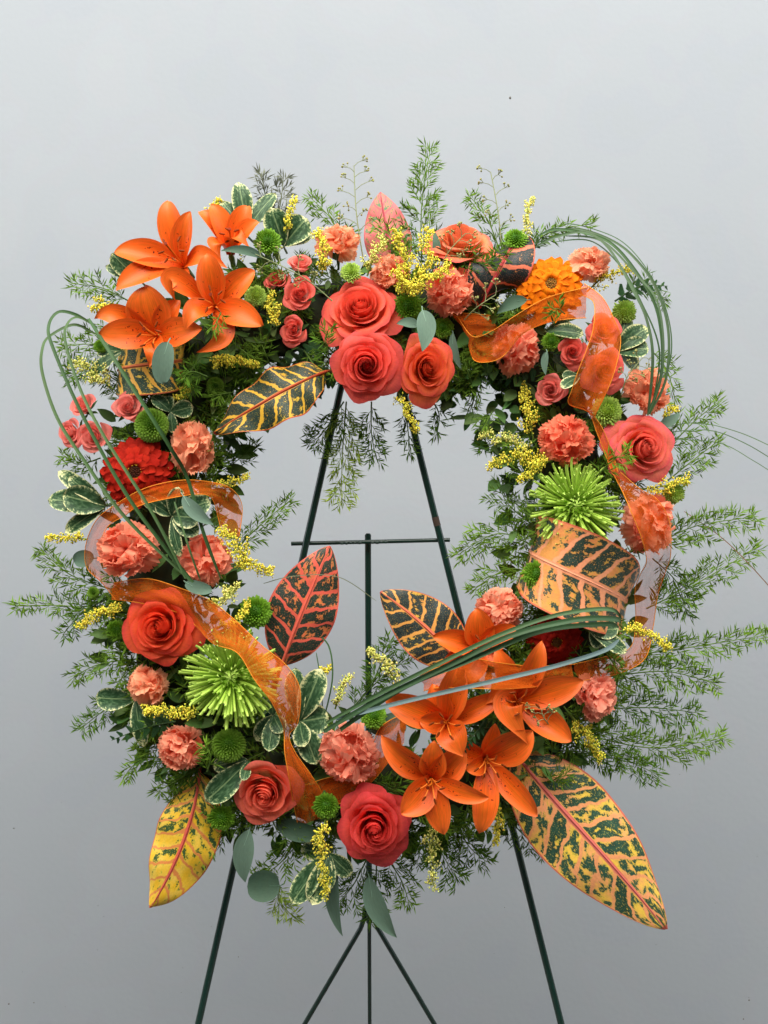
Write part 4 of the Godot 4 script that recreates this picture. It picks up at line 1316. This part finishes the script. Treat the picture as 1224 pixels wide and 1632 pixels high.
func build_sprigs() -> void:
	goldenrod("brightest many armed goldenrod in front of the top ferns", [[640, 478, 60], [650, 430, 92], [630, 372, 88]].map(func(q): return Vector3(q[0], q[1], q[2])), 26, 150, 901)
	var g := [
		["second arm of bright goldenrod leaning to the side facing rose", [Vector3(650, 470, 80), Vector3(680, 420, 96), Vector3(682, 366, 84)], 22, 120, 0],
		["low arm of bright goldenrod over the deep coral carnation", [Vector3(645, 470, 96), Vector3(680, 444, 112), Vector3(712, 426, 108)], 18, 110, 0],
		["bright goldenrod heads right above the dark button mum", [Vector3(632, 420, 86), Vector3(640, 445, 104), Vector3(660, 465, 106)], 20, 110, 0],
		["pale budding goldenrod in front of the pink croton leaf", [Vector3(585, 440, 60), Vector3(596, 410, 66), Vector3(610, 382, 60)], 16, 80, 1],
		["goldenrod sprig crossing the peach carnation at the top", [Vector3(512, 440, 78), Vector3(516, 410, 92), Vector3(506, 370, 88)], 14, 100, 0],
		["goldenrod tip beside the cream edged pittosporum", [Vector3(455, 372, 46), Vector3(460, 345, 52), Vector3(470, 318, 44)], 10, 60, 0],
		["goldenrod tip showing above the cup shaped lily", [Vector3(344, 350, 30), Vector3(340, 334, 30), Vector3(346, 318, 26)], 13, 50, 0],
		["small goldenrod hanging beside the lime daisy", [Vector3(426, 458, 70), Vector3(436, 486, 80), Vector3(438, 512, 76)], 13, 80, 0],
		["upright pale goldenrod above the arched grass", [Vector3(826, 400, 40), Vector3(838, 360, 42), Vector3(846, 318, 30)], 10, 90, 1],
		["goldenrod between the orange zinnia and arched grass", [Vector3(935, 465, 46), Vector3(965, 440, 50), Vector3(1004, 430, 40)], 16, 90, 0],
		["goldenrod lying along the ring opening under the upper lilies", [Vector3(330, 570, 60), Vector3(362, 574, 70), Vector3(408, 584, 56)], 15, 120, 0],
		["goldenrod drooping into the opening under the oval rose", [Vector3(634, 622, 70), Vector3(646, 652, 72), Vector3(664, 684, 60)], 12, 90, 0],
		["upright goldenrod beside the bright coral carnation", [Vector3(850, 700, 50), Vector3(842, 660, 60), Vector3(834, 622, 50)], 16, 120, 0],
		["feathery goldenrod stretching into the opening, upper arm", [Vector3(850, 730, 44), Vector3(815, 706, 56), Vector3(768, 692, 48)], 15, 100, 1],
		["feathery goldenrod stretching into the opening, middle arm", [Vector3(860, 735, 60), Vector3(830, 726, 70), Vector3(780, 740, 60)], 15, 110, 0],
		["feathery goldenrod stretching into the opening, lower arm", [Vector3(880, 735, 70), Vector3(855, 740, 82), Vector3(830, 764, 72)], 16, 110, 0],
		["goldenrod below the ruffled rose pointing outwards", [Vector3(1020, 780, 60), Vector3(1060, 774, 60), Vector3(1096, 764, 46)], 14, 90, 0],
		["pale goldenrod haze behind the looped grass", [Vector3(180, 620, 46), Vector3(156, 600, 46), Vector3(126, 578, 36)], 26, 120, 1],
		["thick goldenrod at the inner edge above the flat carnation", [Vector3(400, 900, 60), Vector3(382, 876, 76), Vector3(356, 846, 66)], 20, 130, 0],
		["goldenrod arm reaching towards the dark croton leaf", [Vector3(368, 900, 70), Vector3(396, 896, 76), Vector3(432, 908, 64)], 17, 110, 0],
		["pale goldenrod running down towards the amber ribbon", [Vector3(386, 926, 80), Vector3(366, 946, 90), Vector3(338, 964, 84)], 15, 100, 1],
		["small goldenrod arm beside the pink ribbon curl", [Vector3(340, 772, 40), Vector3(366, 768, 44), Vector3(394, 758, 36)], 8, 60, 0],
		["bright goldenrod at the outer edge left of the red orange rose", [Vector3(200, 958, 60), Vector3(166, 974, 70), Vector3(128, 998, 56)], 15, 120, 0],
		["small goldenrod outside the large coral carnation", [Vector3(140, 860, 40), Vector3(110, 856, 42), Vector3(78, 856, 30)], 12, 70, 0],
		["goldenrod lying under the pale carnation", [Vector3(322, 1140, 90), Vector3(282, 1132, 96), Vector3(232, 1132, 86)], 15, 130, 0],
		["goldenrod hanging below the button mum left of the lowest rose", [Vector3(520, 1300, 84), Vector3(512, 1350, 92), Vector3(520, 1424, 74)], 18, 150, 0],
		["pale goldenrod hanging under the lowest lily", [Vector3(684, 1310, 60), Vector3(690, 1350, 66), Vector3(690, 1410, 54)], 15, 110, 1],
		["goldenrod beside the lily petal at the easel's right leg", [Vector3(796, 1280, 66), Vector3(792, 1310, 72), Vector3(792, 1344, 60)], 12, 90, 0],
		["pale goldenrod in the lower opening in front of the easel rod", [Vector3(636, 1096, 50), Vector3(616, 1062, 56), Vector3(588, 1036, 46)], 15, 110, 1],
		["thin goldenrod beside the grass knot in the lower opening", [Vector3(534, 1130, 40), Vector3(542, 1104, 42), Vector3(556, 1078, 34)], 9, 70, 1],
		["tiny goldenrod tip between croton leaf and pittosporum", [Vector3(500, 1072, 30), Vector3(514, 1068, 34), Vector3(526, 1066, 30)], 6, 36, 0],
		["goldenrod between the salmon carnation and largest croton leaf", [Vector3(910, 1140, 50), Vector3(934, 1170, 60), Vector3(956, 1208, 48)], 17, 130, 0],
		["goldenrod pointing out past the rolled orange leaf", [Vector3(985, 1006, 90), Vector3(1026, 1008, 92), Vector3(1066, 1030, 76)], 13, 110, 0],
		["goldenrod peeping out beside the lowest upper lily", [Vector3(185, 496, 34), Vector3(164, 484, 36), Vector3(150, 492, 30)], 12, 50, 0],
		["small goldenrod behind the rolled yellow leaf's lower rim", [Vector3(276, 640, 60), Vector3(290, 628, 64), Vector3(298, 616, 58)], 10, 50, 0],
		["goldenrod peeping out beside the arched grass foot", [Vector3(1056, 670, 40), Vector3(1066, 656, 40), Vector3(1078, 650, 34)], 9, 40, 0],
		["goldenrod buds beside the lower spider mum's upper rim", [Vector3(345, 1000, 84), Vector3(370, 990, 88), Vector3(396, 962, 80)], 14, 70, 0],
	]
	for q in g.size():
		var e: Array = g[q]
		goldenrod(e[0], e[1], e[2], e[3], 910 + q, Color(0.88, 0.76, 0.09) if e[4] == 0 else Color(0.78, 0.78, 0.22))
	var f := [
		["tall bright fern spray rising behind the goldenrod at the very top", [[672, 420, 0], [672, 330, 10], [686, 236, 0]], 40, 1],
		["bright fern in front of the pink croton leaf", [[650, 430, 30], [636, 390, 36], [604, 362, 34]], 30, 1],
		["fern sprig beside the pink croton leaf's outer side", [[560, 410, 10], [530, 352, 10], [494, 314, 0]], 26, 1],
		["fern sprig behind the side facing rose", [[800, 410, 10], [778, 352, 6], [748, 312, 0]], 22, 1],
		["fern tuft at the start of the arched grass", [[850, 400, 30], [872, 372, 34], [944, 356, 30]], 20, 1],
		["fern over the dark rolled croton leaf", [[720, 400, 60], [770, 420, 76], [806, 398, 74]], 26, 0],
		["fern spray left of the lowest upper lily", [[206, 480, 20], [160, 458, 24], [114, 452, 14]], 26, 1],
		["fern behind the bends of the looped grass", [[206, 540, 14], [150, 548, 10], [96, 548, 0]], 34, 1],
		["fern below the bends of the looped grass", [[210, 620, 14], [150, 590, 10], [108, 600, 0]], 34, 0],
		["fern beside the outermost spray rose", [[160, 730, 14], [124, 740, 8], [98, 724, 0]], 22, 1],
		["long fern spray pointing far out level with the red orange rose", [[205, 984, 10], [110, 966, 6], [24, 966, 0]], 24, 1],
		["fern outside the large coral carnation", [[180, 940, 14], [112, 916, 8], [66, 876, 0]], 32, 1],
		["fern drooping outside the tiny closed bud", [[180, 950, 20], [132, 976, 14], [100, 1012, 0]], 26, 0],
		["fern pointing outwards left of the red orange rose's foot", [[220, 1050, 14], [160, 1058, 10], [118, 1078, 0]], 26, 1],
		["fern behind the dark pittosporum leaf", [[225, 1100, 10], [172, 1128, 6], [128, 1162, 0]], 32, 0],
		["small fern beside the carnation above the yellow croton", [[260, 1206, 20], [222, 1212, 20], [196, 1240, 8]], 24, 1],
		["fern hanging between the yellow croton leaf and easel leg", [[370, 1316, 20], [324, 1344, 20], [280, 1384, 8]], 30, 1],
		["dense fern inside the ring under the goldenrod", [[320, 540, 20], [356, 596, 30], [338, 664, 18]], 42, 0],
		["fern inside the ring below the curled lily petal", [[384, 548, 0], [410, 572, 4], [448, 584, 0]], 30, 0],
		["fern in front of the tight round button mum", [[318, 570, 70], [300, 600, 84], [306, 622, 80]], 24, 0],
		["fern inside the ring beside the peach carnation", [[330, 764, 10], [370, 740, 10], [408, 708, 0]], 24, 0],
		["thin fern reaching in towards the easel crossbar", [[370, 880, 10], [418, 834, 10], [464, 796, 0]], 26, 1],
		["dark fern hanging under the upper roses at the left easel leg", [[548, 640, 0], [520, 682, 0], [498, 706, -8]], 36, 0],
		["dark fern hanging in the middle under the top roses", [[592, 640, 0], [592, 690, 0], [600, 732, -8]], 30, 0],
		["bright tipped fern hanging lowest into the ring from the top", [[552, 640, 0], [546, 720, -10], [544, 800, -10]], 46, 2],
		["small fern hanging beside the goldenrod under the oval rose", [[645, 640, 0], [650, 684, 0], [654, 722, -8]], 20, 0],
		["fern tip below the oval rose's outer rim", [[690, 640, 10], [700, 662, 6], [696, 694, 0]], 20, 0],
		["dark fern between the oval rose and ring opening", [[734, 580, 20], [752, 606, 20], [736, 624, 10]], 22, 0],
		["fern under the ribbon loop reaching into the opening", [[760, 570, 20], [792, 592, 20], [816, 614, 10]], 28, 0],
		["large feathery fern left of the rolled orange leaf", [[880, 890, 14], [800, 850, 16], [730, 884, 4]], 44, 1],
		["fern rising beside the upper spider mum into the opening", [[880, 860, 14], [812, 806, 14], [796, 768, 0]], 36, 1],
		["fern lying above the pale peach carnation", [[880, 930, 20], [814, 906, 20], [752, 942, 6]], 36, 1],
		["fern tip behind the feathery goldenrod", [[870, 690, 10], [812, 702, 8], [764, 712, 0]], 22, 0],
		["fern spray outside the ruffled rose, upper", [[1060, 720, 14], [1104, 674, 6], [1146, 640, 0]], 32, 1],
		["fern spray outside the ruffled rose, lower", [[1064, 766, 14], [1104, 734, 6], [1146, 702, 0]], 32, 1],
		["fern outside the ribbon veiled carnation", [[1046, 868, 10], [1110, 838, 0], [1204, 824, -6]], 40, 1],
		["airy fern rising past the brown grass stem", [[1030, 970, 0], [1110, 930, -6], [1208, 872, -14]], 34, 1],
		["longest airy fern reaching to the picture's edge", [[1010, 1044, 0], [1110, 1030, -6], [1222, 1012, -14]], 36, 1],
		["airy fern level with the salmon carnation", [[960, 1080, 0], [1060, 1070, -6], [1140, 1090, -12]], 42, 1],
		["airy fern above the largest croton leaf", [[930, 1170, 0], [1040, 1192, -4], [1152, 1176, -12]], 44, 1],
		["drooping airy fern over the largest croton leaf's edge", [[920, 1200, 6], [984, 1206, 4], [1050, 1236, -6]], 36, 0],
		["airy fern between the salmon carnation and its lower neighbour", [[960, 1130, 0], [1040, 1128, -8], [1112, 1136, -16]], 38, 0],
		["fern behind the arched grass foot", [[1040, 560, 0], [1064, 592, 0], [1076, 640, -8]], 24, 1],
		["fern inside the arch of the grass", [[1000, 470, 20], [1030, 456, 20], [1060, 480, 10]], 24, 0],
		["fern hanging behind the ribbon end beside the rolled orange leaf", [[1040, 890, 0], [1080, 930, -6], [1094, 980, -10]], 36, 0],
		["fern hanging left of the hanging pittosporum leaves", [[476, 1330, 14], [450, 1372, 10], [412, 1400, 0]], 32, 1],
		["fern behind the hanging pittosporum leaves", [[584, 1370, 10], [562, 1412, 6], [534, 1444, 0]], 34, 0],
		["fern right of the easel's rod fork", [[616, 1366, 10], [640, 1404, 6], [652, 1440, 0]], 30, 1],
		["fern falling along the easel's rod", [[600, 1380, 8], [598, 1424, 4], [588, 1466, -4]], 28, 0],
		["bushy fern hanging under the lowest lily", [[676, 1300, 30], [700, 1352, 30], [728, 1402, 16]], 44, 0],
		["bushy fern hanging under the hanging lily", [[724, 1290, 20], [744, 1344, 20], [776, 1374, 8]], 42, 0],
		["fern hanging across the easel's right leg", [[800, 1296, 10], [834, 1330, 6], [864, 1360, -4]], 26, 0],
		["fern between the salmon carnation and lowest lily", [[586, 1240, 40], [620, 1256, 50], [664, 1276, 44]], 26, 0],
		["yellowing fern tip below the round dark leaf", [[440, 1400, 20], [446, 1436, 16], [470, 1464, 6]], 24, 2],
		["fern in the lower opening in front of the easel rod", [[560, 1130, 10], [602, 1086, 16], [652, 1048, 6]], 26, 0],
		["fern beside the smaller dark croton leaf", [[590, 1100, 10], [610, 1050, 10], [624, 1020, 0]], 24, 0],
		["dark wispy dried plume rising behind the pittosporum", [[436, 372, 0], [446, 330, 0], [452, 284, -6]], 28, 3],
		["second dried plume leaning towards the cup shaped lily", [[430, 366, 0], [424, 320, 0], [416, 276, -6]], 20, 3],
		["fern sprig lying on the star shaped lily's throat", [[352, 498, 112], [346, 512, 124], [340, 524, 124]], 14, 1],
		["fern sprig on the orange zinnia's lower petals", [[900, 500, 120], [888, 492, 132], [876, 496, 132]], 14, 0],
		["fern sprig above the rolled yellow leaf's right end", [[330, 600, 90], [306, 592, 104], [290, 602, 110]], 22, 0],
		["fern sprig across the ruffled rose's inner side", [[950, 760, 90], [975, 735, 110], [1002, 720, 116]], 22, 1],
		["fern sprig beside the carnation above the yellow leaf", [[330, 1230, 80], [336, 1206, 96], [326, 1190, 96]], 16, 1],
		["fern tuft left of the lower rose of the top trio", [[530, 560, 90], [518, 544, 106], [524, 524, 100]], 20, 0],
		["fern behind the pale rose and the dark broad leaf", [[440, 1320, 10], [480, 1344, 14], [530, 1340, 6]], 30, 0],
		["fern around the lowest rose's right side", [[650, 1310, 20], [670, 1340, 20], [664, 1378, 10]], 30, 0],
	]
	for q in f.size():
		var e: Array = f[q]
		var pts := []
		for w in e[1]: pts.append(Vector3(w[0], w[1], w[2]))
		fern(e[0], pts, e[2], 1000 + q, e[3])
	leather_fern("dark fern frond hanging left of the lower top rose", [Vector3(520, 560, 40), Vector3(480, 572, 40), Vector3(436, 590, 26)], 34, 1101)
	leather_fern("dark fern frond above the veined croton leaf", [Vector3(530, 590, 36), Vector3(500, 612, 44), Vector3(476, 628, 40)], 28, 1102)
	leather_fern("dark toothed frond under the pale carnation", [Vector3(280, 1150, 70), Vector3(230, 1160, 70), Vector3(178, 1180, 56)], 32, 1103)
	leather_fern("dark toothed frond inside the arch of the grass", [Vector3(980, 480, 40), Vector3(1020, 456, 34), Vector3(1064, 456, 20)], 26, 1104)
	leather_fern("small frond between the lower lilies", [Vector3(772, 1150, 96), Vector3(752, 1176, 116), Vector3(738, 1200, 112)], 18, 1105)
	leather_fern("second frond in the dark gap between the lower lilies", [Vector3(760, 1160, 80), Vector3(790, 1160, 92), Vector3(814, 1154, 88)], 20, 1106)
	leather_fern("frond beside the bright button mum at the arched grass", [Vector3(800, 400, 30), Vector3(840, 396, 40), Vector3(872, 378, 34)], 22, 1107)
	leather_fern("dark frond under the deep coral carnation of the ribbon loop", [Vector3(860, 580, 40), Vector3(820, 602, 44), Vector3(780, 604, 30)], 26, 1108)
	twig("tall seeded twig left of the pink croton leaf", [Vector3(580, 420, 30), Vector3(568, 340, 30), Vector3(564, 264, 20)], 1201, 11, 26.0)
	twig("seeded twig lying across the spray roses", [Vector3(530, 480, 90), Vector3(480, 440, 104), Vector3(400, 402, 104)], 1202, 8, 22.0)
	twig("tall seeded twig behind the bright button mum", [Vector3(800, 400, 20), Vector3(794, 340, 24), Vector3(782, 274, 14)], 1203, 8, 20.0)
	twig("seeded twig in front of the side facing rose", [Vector3(700, 430, 70), Vector3(716, 400, 84), Vector3(742, 372, 84)], 1204, 7, 20.0)
	twig("seeded twig in front of the dark rolled croton leaf", [Vector3(740, 510, 70), Vector3(760, 490, 96), Vector3(790, 470, 102)], 1205, 6, 18.0)
	twig("seeded twig between carnation and veiled spray roses", [Vector3(990, 630, 70), Vector3(1000, 600, 80), Vector3(1024, 570, 70)], 1206, 7, 16.0)
	twig("seeded twig over the lower star lily's right petal", [Vector3(880, 1160, 100), Vector3(868, 1146, 120), Vector3(862, 1130, 122)], 1207, 6, 16.0)

func build_bindings() -> void:
	var gc := Color(0.05, 0.115, 0.040)
	var g2 := Color(0.075, 0.145, 0.052)
	grass("outermost looped grass blade beside the spray roses", [Vector3(304, 926, 130), Vector3(200, 825, 146), Vector3(135, 735, 140), Vector3(92, 667, 128), Vector3(68, 595, 104), Vector3(68, 556, 92), Vector3(80, 536, 80), Vector3(118, 518, 66), Vector3(152, 532, 52)], 4.2, 1301, g2)
	grass("looped grass blade with the highest bend", [Vector3(308, 928, 134), Vector3(268, 879, 142), Vector3(200, 785, 150), Vector3(131, 660, 138), Vector3(85, 555, 108), Vector3(78, 520, 94), Vector3(93, 498, 84), Vector3(121, 502, 72), Vector3(155, 522, 56)], 4.4, 1302, gc)
	grass("inner looped grass blade with the smallest bend", [Vector3(296, 922, 136), Vector3(243, 818, 154), Vector3(164, 692, 144), Vector3(128, 620, 124), Vector3(105, 548, 100), Vector3(107, 518, 90), Vector3(124, 506, 78), Vector3(152, 518, 60)], 3.8, 1303, g2)
	grass("straight grass blade from the lilies down to the carnation", [Vector3(141, 508, 90), Vector3(178, 566, 140), Vector3(236, 656, 150), Vector3(272, 714, 140), Vector3(299, 762, 112), Vector3(325, 850, 108), Vector3(352, 922, 96)], 4.6, 1304, gc)
	grass("thin grass blade at the inner edge of the loop", [Vector3(278, 800, 120), Vector3(300, 870, 130), Vector3(320, 926, 116)], 2.4, 1305, g2)
	var arcs := [
		["innermost arched grass blade over the orange zinnia's corner", [Vector3(1033, 660, 100), Vector3(1040, 570, 120), Vector3(1030, 509, 116), Vector3(1009, 464, 106), Vector3(972, 399, 84), Vector3(934, 371, 66), Vector3(886, 378, 50), Vector3(852, 394, 40)], 3.8],
		["second arched grass blade from the inside", [Vector3(1035, 660, 104), Vector3(1054, 594, 116), Vector3(1053, 526, 112), Vector3(1037, 471, 100), Vector3(989, 402, 78), Vector3(948, 376, 62), Vector3(886, 366, 46), Vector3(852, 380, 36)], 4.0],
		["middle arched grass blade", [Vector3(1036, 658, 100), Vector3(1061, 605, 106), Vector3(1065, 526, 100), Vector3(1044, 457, 86), Vector3(1009, 409, 70), Vector3(972, 382, 56), Vector3(920, 365, 42), Vector3(876, 372, 30)], 3.2],
		["thin outermost arched grass blade", [Vector3(1050, 640, 70), Vector3(1070, 560, 74), Vector3(1061, 492, 66), Vector3(1033, 433, 56), Vector3(996, 389, 44), Vector3(954, 368, 34), Vector3(906, 357, 26), Vector3(876, 366, 18)], 1.6],
		["dark arched grass blade crossing the others at its foot", [Vector3(1032, 662, 112), Vector3(1056, 584, 124), Vector3(1049, 487, 112), Vector3(1012, 436, 94), Vector3(958, 384, 70), Vector3(900, 376, 50)], 3.0],
		["thin arched grass blade following the carnation", [Vector3(1038, 654, 96), Vector3(1051, 560, 108), Vector3(1020, 478, 96), Vector3(985, 420, 76), Vector3(940, 384, 54), Vector3(880, 386, 36)], 2.0],
	]
	for q in arcs.size():
		var e: Array = arcs[q]
		grass(e[0], e[1], e[2], 1310 + q, gc if q % 2 else Color(0.07, 0.125, 0.06))
	grass("upper green blade running from the rolled orange leaf across the lilies", [Vector3(520, 1152, 90), Vector3(600, 1108, 124), Vector3(691, 1062, 148), Vector3(789, 1015, 160), Vector3(870, 985, 164), Vector3(930, 973, 156), Vector3(975, 972, 136), Vector3(990, 986, 116)], 5.0, 1321, Color(0.07, 0.14, 0.06))
	grass("middle green blade running across the lilies", [Vector3(516, 1166, 90), Vector3(610, 1112, 126), Vector3(723, 1057, 150), Vector3(821, 1011, 166), Vector3(918, 988, 166), Vector3(980, 987, 140), Vector3(988, 996, 118)], 6.5, 1322, Color(0.045, 0.10, 0.045))
	grass("lower green blade joining the rolled leaf and lilies", [Vector3(524, 1176, 86), Vector3(640, 1098, 130), Vector3(740, 1056, 152), Vector3(859, 1007, 160), Vector3(961, 995, 142), Vector3(986, 1000, 118)], 6.0, 1323, Color(0.055, 0.125, 0.055))
	grass("silvery blue blade lying across the lower lilies", [Vector3(536, 1146, 94), Vector3(658, 1115, 150), Vector3(789, 1085, 164), Vector3(880, 1063, 160), Vector3(960, 1038, 136), Vector3(986, 1020, 112)], 5.2, 1324, Color(0.14, 0.215, 0.22))
	grass("stray grass curving out beside the ruffled rose, top one", [Vector3(1050, 684, 40), Vector3(1110, 674, 30), Vector3(1180, 690, 24), Vector3(1250, 722, 16)], 1.2, 1331, g2)
	grass("stray grass curving out beside the ruffled rose, middle one", [Vector3(1056, 690, 36), Vector3(1130, 686, 26), Vector3(1190, 708, 20), Vector3(1252, 746, 12)], 1.2, 1332, g2)
	grass("stray grass curving out beside the ruffled rose, lowest one", [Vector3(1060, 700, 30), Vector3(1145, 706, 20), Vector3(1200, 734, 14), Vector3(1250, 766, 8)], 1.1, 1333, g2)
	grass("brown dried grass stem leaning out past the airy ferns", [Vector3(1090, 815, 0), Vector3(1145, 853, -4), Vector3(1190, 895, -6), Vector3(1250, 962, -10)], 1.3, 1334, lin(128, 100, 78))
	grass("thin grass arching in front of the easel rod from the dark croton", [Vector3(420, 930, 50), Vector3(470, 918, 66), Vector3(540, 920, 60), Vector3(600, 958, 40)], 1.0, 1335, lin(110, 118, 90))
	grass("upright thin grass at the knot in the lower opening", [Vector3(518, 1140, 50), Vector3(530, 1080, 54), Vector3(524, 1030, 46), Vector3(500, 1006, 40)], 2.0, 1336, gc)
	grass("second thin grass at the knot in the lower opening", [Vector3(514, 1140, 46), Vector3(512, 1090, 50), Vector3(504, 1040, 42)], 1.4, 1337, gc)
	# ribbon, in the stretches that show
	ribbon("sheer orange ribbon looped under the orange zinnia", [[938, 452, 108, 934, 512, 96], [872, 470, 124, 884, 516, 118], [820, 500, 122, 836, 534, 108], [784, 522, 106, 804, 572, 96], [752, 532, 84, 776, 582, 88], [728, 500, 62, 756, 578, 68], [720, 494, 50, 758, 544, 48], [780, 500, 40, 796, 530, 36]], 1401)
	ribbon("sheer orange ribbon strip veiling the spray roses", [[918, 470, 80, 932, 450, 70], [944, 482, 108, 962, 474, 100], [942, 522, 128, 984, 512, 116], [930, 556, 134, 995, 540, 116], [915, 592, 130, 989, 580, 122], [905, 622, 118, 976, 618, 118], [902, 642, 100, 954, 662, 106], [936, 656, 88, 950, 666, 90], [950, 690, 84, 962, 684, 84], [962, 722, 80, 977, 720, 78], [975, 756, 84, 986, 752, 84]], 1402)
	ribbon("sheer ribbon falling over the carnation below the ruffled rose", [[976, 756, 90, 990, 752, 88], [990, 786, 108, 1022, 778, 102], [1003, 822, 120, 1052, 794, 104], [1018, 862, 118, 1072, 830, 96], [1026, 896, 98, 1073, 882, 78], [1016, 916, 66, 1066, 908, 54], [1008, 940, 40, 1052, 950, 30], [1010, 985, 24, 1044, 1000, 18], [1002, 1030, 26, 1030, 1052, 22], [960, 1044, 44, 984, 1078, 40], [912, 1056, 70, 926, 1088, 66]], 1403, 0.68)
	ribbon("sheer ribbon strip drawn over the lower star lilies", [[912, 1056, 76, 916, 1088, 74], [850, 1058, 108, 858, 1098, 110], [795, 1052, 132, 800, 1103, 134], [748, 1045, 136, 776, 1103, 136], [704, 1058, 110, 700, 1100, 112], [668, 1074, 70, 676, 1104, 72]], 1404)
	ribbon("dark orange ribbon curl behind the lower salmon carnation", [[648, 1130, 78, 642, 1190, 78], [606, 1152, 62, 624, 1216, 62], [588, 1190, 52, 600, 1244, 58], [556, 1226, 46, 574, 1268, 52], [516, 1236, 46, 530, 1292, 52], [484, 1246, 60, 500, 1306, 54]], 1405)
	ribbon("amber ribbon running past the rose and spider mum to its twist", [[182, 926, 66, 178, 958, 56], [236, 918, 90, 226, 966, 78], [290, 934, 96, 286, 982, 82], [336, 952, 100, 312, 1004, 88], [376, 982, 104, 336, 1030, 104], [420, 1026, 114, 374, 1042, 128], [462, 1058, 116, 400, 1086, 138], [483, 1096, 116, 427, 1120, 136], [478, 1150, 114, 446, 1152, 122], [462, 1173, 110, 452, 1168, 110], [473, 1200, 106, 452, 1200, 116], [500, 1235, 96, 457, 1242, 112], [518, 1266, 78, 462, 1278, 84], [514, 1304, 60, 470, 1312, 58]], 1406, 0.95)
	ribbon("pale ribbon loop standing out into the ring beside the grey leaf", [[384, 856, 36, 350, 850, 58], [390, 804, 36, 342, 822, 64], [370, 776, 54, 334, 796, 80], [330, 765, 76, 316, 790, 92], [284, 763, 92, 276, 796, 104], [230, 776, 104, 224, 808, 108], [180, 804, 98, 200, 824, 104], [150, 830, 80, 174, 840, 88], [134, 870, 56, 162, 870, 76], [136, 905, 42, 166, 905, 56], [160, 930, 44, 190, 918, 52], [182, 958, 52, 202, 930, 62]], 1407, 0.8)

func _ready() -> void:
	var t0 := Time.get_ticks_msec()
	set_camera_and_light()
	make_materials()
	build_setting()
	build_easel()
	build_ring()
	build_flowers()
	build_leaves()
	build_sprigs()
	build_bindings()
	print("built in ", Time.get_ticks_msec() - t0, " ms")
